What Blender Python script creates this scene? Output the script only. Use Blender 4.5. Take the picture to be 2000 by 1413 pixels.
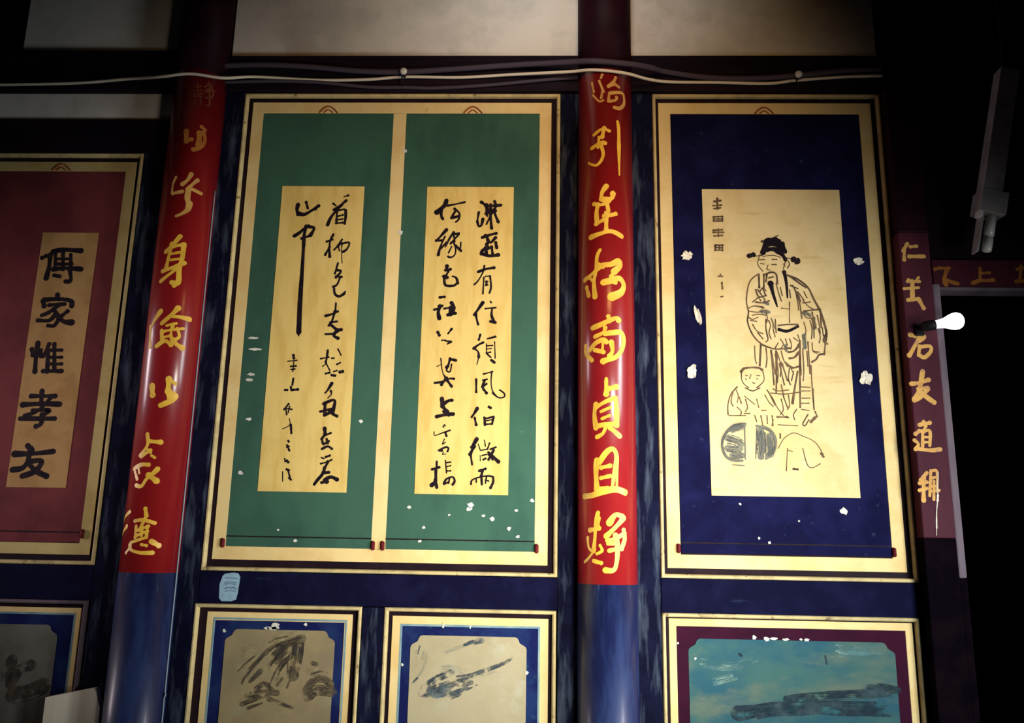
import bpy, bmesh, math, random
from mathutils import Vector, Matrix

for o in list(bpy.data.objects):
    bpy.data.objects.remove(o)
C = bpy.context.scene.collection
S = bpy.context.scene

# ------------------------------------------------------------------ camera
cam = bpy.data.objects.new('camera', bpy.data.cameras.new('camera'))
C.objects.link(cam)
S.camera = cam
cam.data.sensor_width = 36.0
cam.data.lens = 29.62
cam.data.clip_start = 0.05
fw = Vector((-0.03243837, 0.9764408, 0.21333336))
rt = Vector((0.99940751, 0.02923163, 0.01816968))
up = Vector((-0.01150553, -0.21379635, 0.97681049))
cam.matrix_world = Matrix(((rt.x, up.x, -fw.x, 0.0), (rt.y, up.y, -fw.y, -3.0),
                           (rt.z, up.z, -fw.z, 1.5), (0, 0, 0, 1)))

# ------------------------------------------------------------------ light
wd = bpy.data.worlds.new('world'); S.world = wd; wd.use_nodes = True
wd.node_tree.nodes['Background'].inputs[0].default_value = (0.60, 0.55, 0.62, 1)
wd.node_tree.nodes['Background'].inputs[1].default_value = 0.004


def area(name, loc, target, sx, sy, power, col, spread=180):
    l = bpy.data.lights.new(name, 'AREA'); l.shape = 'RECTANGLE'
    l.size = sx; l.size_y = sy; l.energy = power; l.color = col
    l.spread = math.radians(spread)
    o = bpy.data.objects.new(name, l); C.objects.link(o)
    o.location = loc
    o.rotation_euler = (Vector(target) - Vector(loc)).to_track_quat('-Z', 'Y').to_euler()
    return o


area('courtyard_daylight', (2.15, -1.60, 1.25), (0.50, 0, 1.36), 0.6, 1.1, 16, (0.90, 0.97, 1.0), 86)
area('courtyard_upper_daylight', (2.20, -1.55, 2.15), (0.30, 0, 1.85), 0.14, 0.9, 5.5, (1.0, 0.95, 0.92), 56)
area('front_fill', (1.15, -2.30, 0.75), (-0.12, 0, 1.64), 0.5, 0.5, 10.6, (1.0, 0.97, 0.88), 54)  # added fill from the front, brightens the middle bay
area('side_window_daylight', (-3.15, -0.50, 1.90), (-1.34, -0.1, 1.85), 0.3, 1.0, 3, (1.0, 0.84, 0.90), 60)
area('warm_upper_fill', (0.50, -1.8, 3.0), (0.02, 0, 2.85), 0.4, 0.4, 2.6, (1.0, 0.56, 0.20), 80)  # added warm fill for the upper frames, not a lamp of the hall
area('plaster_fill', (0.05, -1.0, 3.30), (0.00, 0, 3.82), 0.35, 0.3, 1.5, (1.0, 0.94, 0.88), 86)  # added lamp aimed at the upper plaster, under a closed ceiling

S.view_settings.view_transform = 'Standard'
S.view_settings.look = 'None'
S.view_settings.gamma = 1.0
S.view_settings.use_curve_mapping = False
S.view_settings.exposure = 0.0


# ------------------------------------------------------------------ materials
def mat(name, base, rough=0.6, alt=None, scale=6.0, stretch=(1, 1, 1), lo=0.45, hi=0.62, bump=0.0,
        spec=0.06, wear=None, wscale=20.0, wstretch=(1, 1, 1), wlo=0.66, whi=0.72, emis=None, emis_s=0.0, coat=0.0, dry=None):
    m = bpy.data.materials.new(name); m.use_nodes = True
    nt = m.node_tree; n = nt.nodes; L = nt.links
    b = n['Principled BSDF']
    b.inputs['Roughness'].default_value = rough
    b.inputs['Specular IOR Level'].default_value = spec
    b.inputs['Coat Weight'].default_value = coat
    b.inputs['Coat Roughness'].default_value = 0.2
    tc = n.new('ShaderNodeTexCoord')

    def noise(sc, st, lo, hi, off):
        mp = n.new('ShaderNodeMapping'); mp.inputs['Scale'].default_value = st
        mp.inputs['Location'].default_value = (off, off * 0.7, off * 1.3)
        L.new(tc.outputs['Object'], mp.inputs[0])
        nz = n.new('ShaderNodeTexNoise'); nz.inputs['Scale'].default_value = sc
        nz.inputs['Detail'].default_value = 6; nz.inputs['Roughness'].default_value = 0.62
        L.new(mp.outputs[0], nz.inputs['Vector'])
        mr = n.new('ShaderNodeMapRange'); mr.inputs['From Min'].default_value = lo
        mr.inputs['From Max'].default_value = hi
        L.new(nz.outputs['Fac'], mr.inputs['Value'])
        return nz, mr
    col = n.new('ShaderNodeRGB'); col.outputs[0].default_value = (*base, 1)
    out = col.outputs[0]
    nz = None
    if alt:
        nz, mr = noise(scale, stretch, lo, hi, 1.3)
        mx = n.new('ShaderNodeMix'); mx.data_type = 'RGBA'
        L.new(mr.outputs[0], mx.inputs[0]); L.new(out, mx.inputs[6])
        mx.inputs[7].default_value = (*alt, 1); out = mx.outputs[2]
    if wear:
        nz2, mr = noise(wscale, wstretch, wlo, whi, 7.1)
        mx = n.new('ShaderNodeMix'); mx.data_type = 'RGBA'
        L.new(mr.outputs[0], mx.inputs[0]); L.new(out, mx.inputs[6])
        mx.inputs[7].default_value = (*wear, 1); out = mx.outputs[2]
    L.new(out, b.inputs['Base Color'])
    if bump and nz:
        bp = n.new('ShaderNodeBump'); bp.inputs['Strength'].default_value = bump
        bp.inputs['Distance'].default_value = 0.01
        L.new(nz.outputs['Fac'], bp.inputs['Height']); L.new(bp.outputs[0], b.inputs['Normal'])
    if dry:                                    # dry brush: the paint layer is broken and lets the ground through
        _, mr = noise(dry[0], dry[1], dry[2], dry[3], 3.7)
        L.new(mr.outputs[0], b.inputs['Alpha'])
    if emis:
        b.inputs['Emission Color'].default_value = (*emis, 1)
        b.inputs['Emission Strength'].default_value = emis_s
    return m


M = dict(
    navy=mat('navy_painted_wood', (0.0035, 0.004, 0.016), 0.85, (0.006, 0.007, 0.026), 9, (1, 1, 1), bump=0.15,
             wear=(0.085, 0.11, 0.16), wscale=24, wstretch=(1, 1, 0.16), wlo=0.50, whi=0.78),
    rail=mat('navy_rail_paint', (0.0035, 0.0035, 0.020), 0.85, (0.006, 0.006, 0.030), 9, bump=0.15,
             wear=(0.022, 0.034, 0.075), wscale=26, wstretch=(0.2, 1, 1), wlo=0.64, whi=0.82),
    dark=mat('dark_stained_wood', (0.012, 0.006, 0.010), 0.6, (0.020, 0.010, 0.014), 8, (1, 1, 0.2), bump=0.1),
    beam=mat('dark_beam_wood', (0.010, 0.006, 0.012), 0.6, (0.018, 0.010, 0.016), 8, (0.2, 1, 1), bump=0.1),
    plaster=mat('old_white_plaster', (0.80, 0.76, 0.70), 0.9, (0.66, 0.64, 0.60), 5, bump=0.25,
                wear=(0.56, 0.46, 0.42), wscale=2.2, wlo=0.55, whi=0.75),
    gold=mat('pale_gold_line_paint', (0.62, 0.50, 0.24), 0.5, (0.45, 0.36, 0.18), 14, bump=0.1,
             wear=(0.20, 0.14, 0.07), wscale=30, wlo=0.62, whi=0.70),
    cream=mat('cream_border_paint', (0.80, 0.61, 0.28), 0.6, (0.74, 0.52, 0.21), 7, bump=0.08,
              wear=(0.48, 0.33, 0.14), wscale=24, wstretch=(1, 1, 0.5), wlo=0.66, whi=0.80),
    cream_shade=mat('shaded_cream_paint', (0.54, 0.42, 0.18), 0.6, (0.46, 0.33, 0.12), 7, bump=0.08),  # cream darkened to carry the shade of the left bay
    green=mat('green_mount_paint', (0.046, 0.118, 0.080), 0.85, (0.035, 0.090, 0.065), 5, (1, 1, 0.5), bump=0.08,
              wear=(0.16, 0.26, 0.20), wscale=34, wlo=0.69, whi=0.77),
    blue=mat('navy_mount_paint', (0.0045, 0.0045, 0.030), 0.85, (0.008, 0.0085, 0.050), 6, bump=0.1,
             wear=(0.045, 0.06, 0.12), wscale=30, wlo=0.63, whi=0.80),
    red=mat('maroon_mount_paint', (0.17, 0.035, 0.038), 0.6, (0.12, 0.026, 0.030), 5, bump=0.08),
    maroon=mat('maroon_border_paint', (0.040, 0.006, 0.020), 0.85, (0.028, 0.005, 0.016), 8),
    bluegrey=mat('blue_border_paint', (0.008, 0.012, 0.075), 0.85, (0.014, 0.03, 0.11), 8,
                 wear=(0.03, 0.10, 0.16), wscale=12, wlo=0.6, whi=0.75),
    teal=mat('pale_blue_edge_paint', (0.25, 0.36, 0.36), 0.6, (0.16, 0.27, 0.33), 12),
    paper=mat('aged_yellow_paper', (0.74, 0.54, 0.18), 0.8, (0.66, 0.45, 0.13), 9, (2.5, 1, 0.5), bump=0.05,
              wear=(0.60, 0.40, 0.12), wscale=7, wlo=0.58, whi=0.78),
    paper_red=mat('tan_paper', (0.42, 0.25, 0.10), 0.8, (0.34, 0.19, 0.07), 8, bump=0.05),
    paper_pale=mat('aged_painting_paper', (0.77, 0.60, 0.30), 0.8, (0.70, 0.52, 0.23), 8, (1, 1, 1), bump=0.05,
                   wear=(0.62, 0.44, 0.18), wscale=40, wstretch=(0.15, 1, 1), wlo=0.60, whi=0.78),
    ink=mat('black_brush_ink', (0.010, 0.006, 0.010), 0.6, (0.02, 0.012, 0.014), 30),
    thin_ink=mat('brown_brush_ink', (0.17, 0.105, 0.055), 0.7, (0.06, 0.04, 0.025), 26, lo=0.42, hi=0.62),
    wash=mat('grey_ink_wash', (0.11, 0.11, 0.095), 0.7, (0.06, 0.065, 0.06), 22, lo=0.4, hi=0.65),
    wash_pale=mat('pale_grey_wash', (0.24, 0.23, 0.16), 0.8, (0.15, 0.15, 0.12), 18, lo=0.4, hi=0.62),
    rock=mat('dark_rock_wash', (0.045, 0.038, 0.035), 0.7, (0.13, 0.10, 0.06), 24, lo=0.45, hi=0.66, dry=(26, (1,1,1), 0.38, 0.60)),
    rockpale=mat('pale_rock_wash', (0.28, 0.22, 0.12), 0.7, (0.38, 0.31, 0.17), 22, lo=0.4, hi=0.6, dry=(26, (1,1,1), 0.38, 0.60)),
    rockmid=mat('mid_rock_wash', (0.085, 0.070, 0.042), 0.8, (0.19, 0.15, 0.085), 16, lo=0.36, hi=0.58, dry=(26, (1,1,1), 0.38, 0.60)),
    hillmid=mat('mid_hill_wash', (0.07, 0.085, 0.095), 0.8, (0.22, 0.22, 0.18), 16, lo=0.40, hi=0.60, dry=(26, (1,1,1), 0.38, 0.60)),
    hill=mat('blue_hill_wash', (0.035, 0.05, 0.075), 0.7, (0.14, 0.18, 0.19), 24, lo=0.45, hi=0.66, dry=(26, (1,1,1), 0.38, 0.60)),
    hillpale=mat('pale_hill_wash', (0.40, 0.38, 0.25), 0.7, (0.25, 0.27, 0.22), 22, lo=0.4, hi=0.65, dry=(26, (1,1,1), 0.38, 0.60)),
    art_tan=mat('tan_landscape_ground', (0.32, 0.25, 0.13), 0.75, (0.25, 0.20, 0.115), 7, (1, 1, 1), lo=0.4, hi=0.6,
                wear=(0.30, 0.29, 0.18), wscale=11, wlo=0.56, whi=0.75),
    art_pale=mat('cream_landscape_ground', (0.44, 0.38, 0.24), 0.75, (0.38, 0.32, 0.19), 6, lo=0.4, hi=0.62,
                 wear=(0.46, 0.45, 0.33), wscale=9, wlo=0.57, whi=0.75),
    art_grey=mat('grey_landscape_ground', (0.17, 0.16, 0.14), 0.75, (0.12, 0.11, 0.09), 6, lo=0.4, hi=0.6),
    art_teal=mat('teal_landscape_ground', (0.050, 0.125, 0.115), 0.65, (0.026, 0.095, 0.125), 5, (1, 1, 1.6), lo=0.42, hi=0.62,
                 wear=(0.11, 0.15, 0.115), wscale=9, wstretch=(0.6, 1, 1.4), wlo=0.50, whi=0.68),
    tealdark=mat('dark_shore_wash', (0.02, 0.035, 0.05), 0.7, (0.05, 0.08, 0.09), 20, dry=(26, (0.5,1,1), 0.38, 0.60)),
    tealpale=mat('pale_cloud_wash', (0.20, 0.30, 0.25), 0.7, (0.12, 0.24, 0.25), 14, lo=0.4, hi=0.6, dry=(26, (0.5,1,1), 0.38, 0.60)),
    redl=mat('red_lacquer', (0.27, 0.010, 0.012), 0.4, (0.21, 0.006, 0.010), 5, (1, 1, 0.3), spec=0.2, coat=0.7),
    bluel=mat('blue_lacquer', (0.007, 0.012, 0.062), 0.42, (0.018, 0.034, 0.115), 7, (2.5, 2.5, 0.5), bump=0.08, spec=0.5,
              wear=(0.12, 0.19, 0.30), wscale=22, wstretch=(1, 1, 0.14), wlo=0.62, whi=0.76, coat=0.3),
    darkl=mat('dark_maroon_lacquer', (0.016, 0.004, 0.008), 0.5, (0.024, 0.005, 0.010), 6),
    leaf=mat('gold_character_paint', (0.86, 0.52, 0.055), 0.45, (0.74, 0.42, 0.04), 18, spec=0.5),
    leaf_dull=mat('faded_and_shaded_gold_paint', (0.66, 0.37, 0.10), 0.5, (0.54, 0.28, 0.08), 22,
                 wear=(0.42, 0.20, 0.12), wscale=34, wlo=0.56, whi=0.70),  # faded gold of the post, also used for shaded pillar characters
    leaf_dim=mat('shaded_gold_paint', (0.40, 0.15, 0.03), 0.5, (0.30, 0.10, 0.02), 22),  # gold darkened to carry the shade on lintel and pillar top
    leaf_shade=mat('deep_shaded_gold_paint', (0.16, 0.045, 0.02), 0.6, (0.09, 0.02, 0.012), 30),  # darkest gold, carries the shade at the left pillar's top
    nearblack=mat('near_black_paint', (0.0035, 0.002, 0.004), 0.95, (0.006, 0.003, 0.005), 12, spec=0.0),  # near-black colour of the lowest post and strip lengths
    postred=mat('dull_maroon_post_paint', (0.075, 0.016, 0.026), 0.55, (0.055, 0.012, 0.022), 7, (1, 1, 0.3)),
    posted=mat('grey_edge_paint', (0.17, 0.13, 0.15), 0.55, (0.12, 0.09, 0.12), 9, (1, 1, 0.3)),
    knob=mat('dark_red_roller_paint', (0.13, 0.012, 0.016), 0.5, (0.09, 0.01, 0.012), 30),
    cord=mat('red_brown_cord_paint', (0.30, 0.07, 0.03), 0.6),
    chip=mat('bare_plaster_chip', (0.72, 0.70, 0.62), 0.9, (0.55, 0.54, 0.48), 60),
    tape=mat('torn_white_paper', (0.78, 0.72, 0.58), 0.85, (0.60, 0.52, 0.40), 50),
    sticker=mat('pale_blue_sticker_paper', (0.30, 0.46, 0.56), 0.6, (0.24, 0.38, 0.48), 30),
    stickerink=mat('blue_print_ink', (0.08, 0.14, 0.26), 0.6),
    white_cable=mat('white_cable_sheath', (0.74, 0.68, 0.55), 0.5),
    dark_cable=mat('grey_cable_sheath', (0.075, 0.060, 0.085), 0.5),
    porcelain=mat('white_porcelain', (0.70, 0.70, 0.66), 0.25),
    iron=mat('dark_iron', (0.02, 0.018, 0.02), 0.5),
    steel=mat('grey_painted_steel', (0.36, 0.32, 0.31), 0.45, (0.27, 0.24, 0.23), 14),
    tubeglass=mat('white_tube_glass', (0.80, 0.78, 0.72), 0.2, spec=0.5),
    bulb=mat('lit_bulb_glass', (0.9, 0.9, 0.88), 0.2, emis=(1.0, 0.97, 0.95), emis_s=2.2),
    black=mat('black_plastic', (0.012, 0.010, 0.012), 0.4),
    board=mat('pale_bare_timber', (0.88, 0.80, 0.64), 0.7, (0.78, 0.68, 0.50), 6, (1, 1, 0.15), bump=0.1),
    strand=mat('pale_blue_grey_strand', (0.26, 0.33, 0.38), 0.4),
    stone=mat('grey_stone_floor', (0.10, 0.09, 0.08), 0.8, (0.07, 0.065, 0.06), 3, bump=0.2),
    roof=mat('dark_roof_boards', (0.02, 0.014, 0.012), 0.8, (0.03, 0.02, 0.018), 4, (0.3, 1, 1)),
    sidewall=mat('grey_side_plaster', (0.16, 0.14, 0.13), 0.9, (0.12, 0.11, 0.10), 4, bump=0.2),
)


# ------------------------------------------------------------------ helpers
def obj(name, bm, m, parent=None, smooth=False):
    me = bpy.data.meshes.new(name); bm.to_mesh(me); bm.free()
    me.materials.append(M[m] if isinstance(m, str) else m)
    if smooth:
        for p in me.polygons:
            p.use_smooth = True
    o = bpy.data.objects.new(name, me); C.objects.link(o)
    if parent is not None:
        o.parent = parent
    return o


def centre(o):
    """move a mesh object's origin to the foot of its own geometry"""
    vs = [v.co for v in o.data.vertices]
    lo = Vector((min(v.x for v in vs), min(v.y for v in vs), min(v.z for v in vs)))
    hi = Vector((max(v.x for v in vs), max(v.y for v in vs), max(v.z for v in vs)))
    c = Vector(((lo.x + hi.x) / 2, (lo.y + hi.y) / 2, lo.z))
    o.data.transform(Matrix.Translation(-c)); o.location = c
    return o


def thing(name, label, cat, group=None):
    o = bpy.data.objects.new(name, None); C.objects.link(o); o.empty_display_size = 0.1
    o['label'] = label; o['category'] = cat
    if group:
        o['group'] = group
    return o


def tag(o, label, cat, group=None):
    o['label'] = label; o['category'] = cat
    if group:
        o['group'] = group
    return centre(o)


def struct(name, bm, m):
    o = obj(name, bm, m); o['kind'] = 'structure'
    return o


def new():
    return bmesh.new()


def box(bm, x0, x1, y0, y1, z0, z1, bev=0.0):
    r = bmesh.ops.create_cube(bm, size=1.0)
    vs = r['verts']
    for v in vs:
        v.co = Vector((x0 + (v.co.x + .5) * (x1 - x0), y0 + (v.co.y + .5) * (y1 - y0), z0 + (v.co.z + .5) * (z1 - z0)))
    if bev:
        es = list({e for v in vs for e in v.link_edges})
        bmesh.ops.bevel(bm, geom=es, offset=bev, segments=2, affect='EDGES', profile=0.5)
    return bm


def ring(bm, x0, x1, z0, z1, prof):
    """mitred rectangular moulding; prof = (inset from the outer edge, y) pairs"""
    rows = []
    for t, y in prof:
        rows.append([bm.verts.new((x0 + t, y, z0 + t)), bm.verts.new((x1 - t, y, z0 + t)),
                     bm.verts.new((x1 - t, y, z1 - t)), bm.verts.new((x0 + t, y, z1 - t))])
    for a, b in zip(rows[:-1], rows[1:]):
        for i in range(4):
            j = (i + 1) % 4
            bm.faces.new((a[i], a[j], b[j], b[i]))
    bmesh.ops.recalc_face_normals(bm, faces=bm.faces[:])
    return bm


def poly(bm, pts, y0, y1):
    """extruded outline in the wall's plane; y1 is the front (smaller y)"""
    f = [bm.verts.new((x, y1, z)) for x, z in pts]
    b = [bm.verts.new((x, y0, z)) for x, z in pts]
    bm.faces.new(f); bm.faces.new(b[::-1])
    n = len(pts)
    for i in range(n):
        bm.faces.new((f[i], b[i], b[(i + 1) % n], f[(i + 1) % n]))
    bmesh.ops.recalc_face_normals(bm, faces=bm.faces[:])
    return bm


def tube(bm, pts, r, seg=8, sub=6, caps=True):
    P = [Vector(p) for p in pts]
    Q = []
    if len(P) == 2 or sub == 1:
        Q = P
    else:
        for i in range(len(P) - 1):
            p0 = P[max(i - 1, 0)]; p1 = P[i]; p2 = P[i + 1]; p3 = P[min(i + 2, len(P) - 1)]
            for k in range(sub):
                t = k / sub
                Q.append(0.5 * ((2 * p1) + (p2 - p0) * t + (2 * p0 - 5 * p1 + 4 * p2 - p3) * t * t
                                + (3 * p1 - p0 - 3 * p2 + p3) * t ** 3))
        Q.append(P[-1])
    rings = []
    ref = Vector((0, -1, 0.123))
    for i, q in enumerate(Q):
        d = (Q[min(i + 1, len(Q) - 1)] - Q[max(i - 1, 0)]).normalized()
        a = d.cross(ref)
        if a.length < 1e-3:
            a = d.cross(Vector((1, 0, 0)))
        a.normalize(); b = d.cross(a)
        rr = r[i * (len(r) - 1) // max(len(Q) - 1, 1)] if isinstance(r, (list, tuple)) else r
        rings.append([bm.verts.new(q + rr * (math.cos(2 * math.pi * k / seg) * a + math.sin(2 * math.pi * k / seg) * b))
                      for k in range(seg)])
    for A, B in zip(rings[:-1], rings[1:]):
        for k in range(seg):
            bm.faces.new((A[k], A[(k + 1) % seg], B[(k + 1) % seg], B[k]))
    if caps:
        bm.faces.new(rings[0]); bm.faces.new(rings[-1][::-1])
    bmesh.ops.recalc_face_normals(bm, faces=bm.faces[:])
    return bm


def lathe(bm, prof, origin, axis, seg=20):
    """surface of revolution; prof = (distance along axis, radius)"""
    ax = Vector(axis).normalized(); a = ax.cross(Vector((0, 0, 1)))
    if a.length < 1e-3:
        a = Vector((1, 0, 0))
    a.normalize(); b = ax.cross(a); o = Vector(origin)
    rings = [[bm.verts.new(o + ax * t + r * (math.cos(2 * math.pi * k / seg) * a + math.sin(2 * math.pi * k / seg) * b))
              for k in range(seg)] for t, r in prof]
    for A, B in zip(rings[:-1], rings[1:]):
        for k in range(seg):
            bm.faces.new((A[k], A[(k + 1) % seg], B[(k + 1) % seg], B[k]))
    bm.faces.new(rings[0]); bm.faces.new(rings[-1])
    bmesh.ops.recalc_face_normals(bm, faces=bm.faces[:])
    return bm


def cyl(bm, cx, cy, r, z0, z1, seg=64):
    return lathe(bm, [(0, r), (z1 - z0, r)], (cx, cy, z0), (0, 0, 1), seg)


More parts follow.
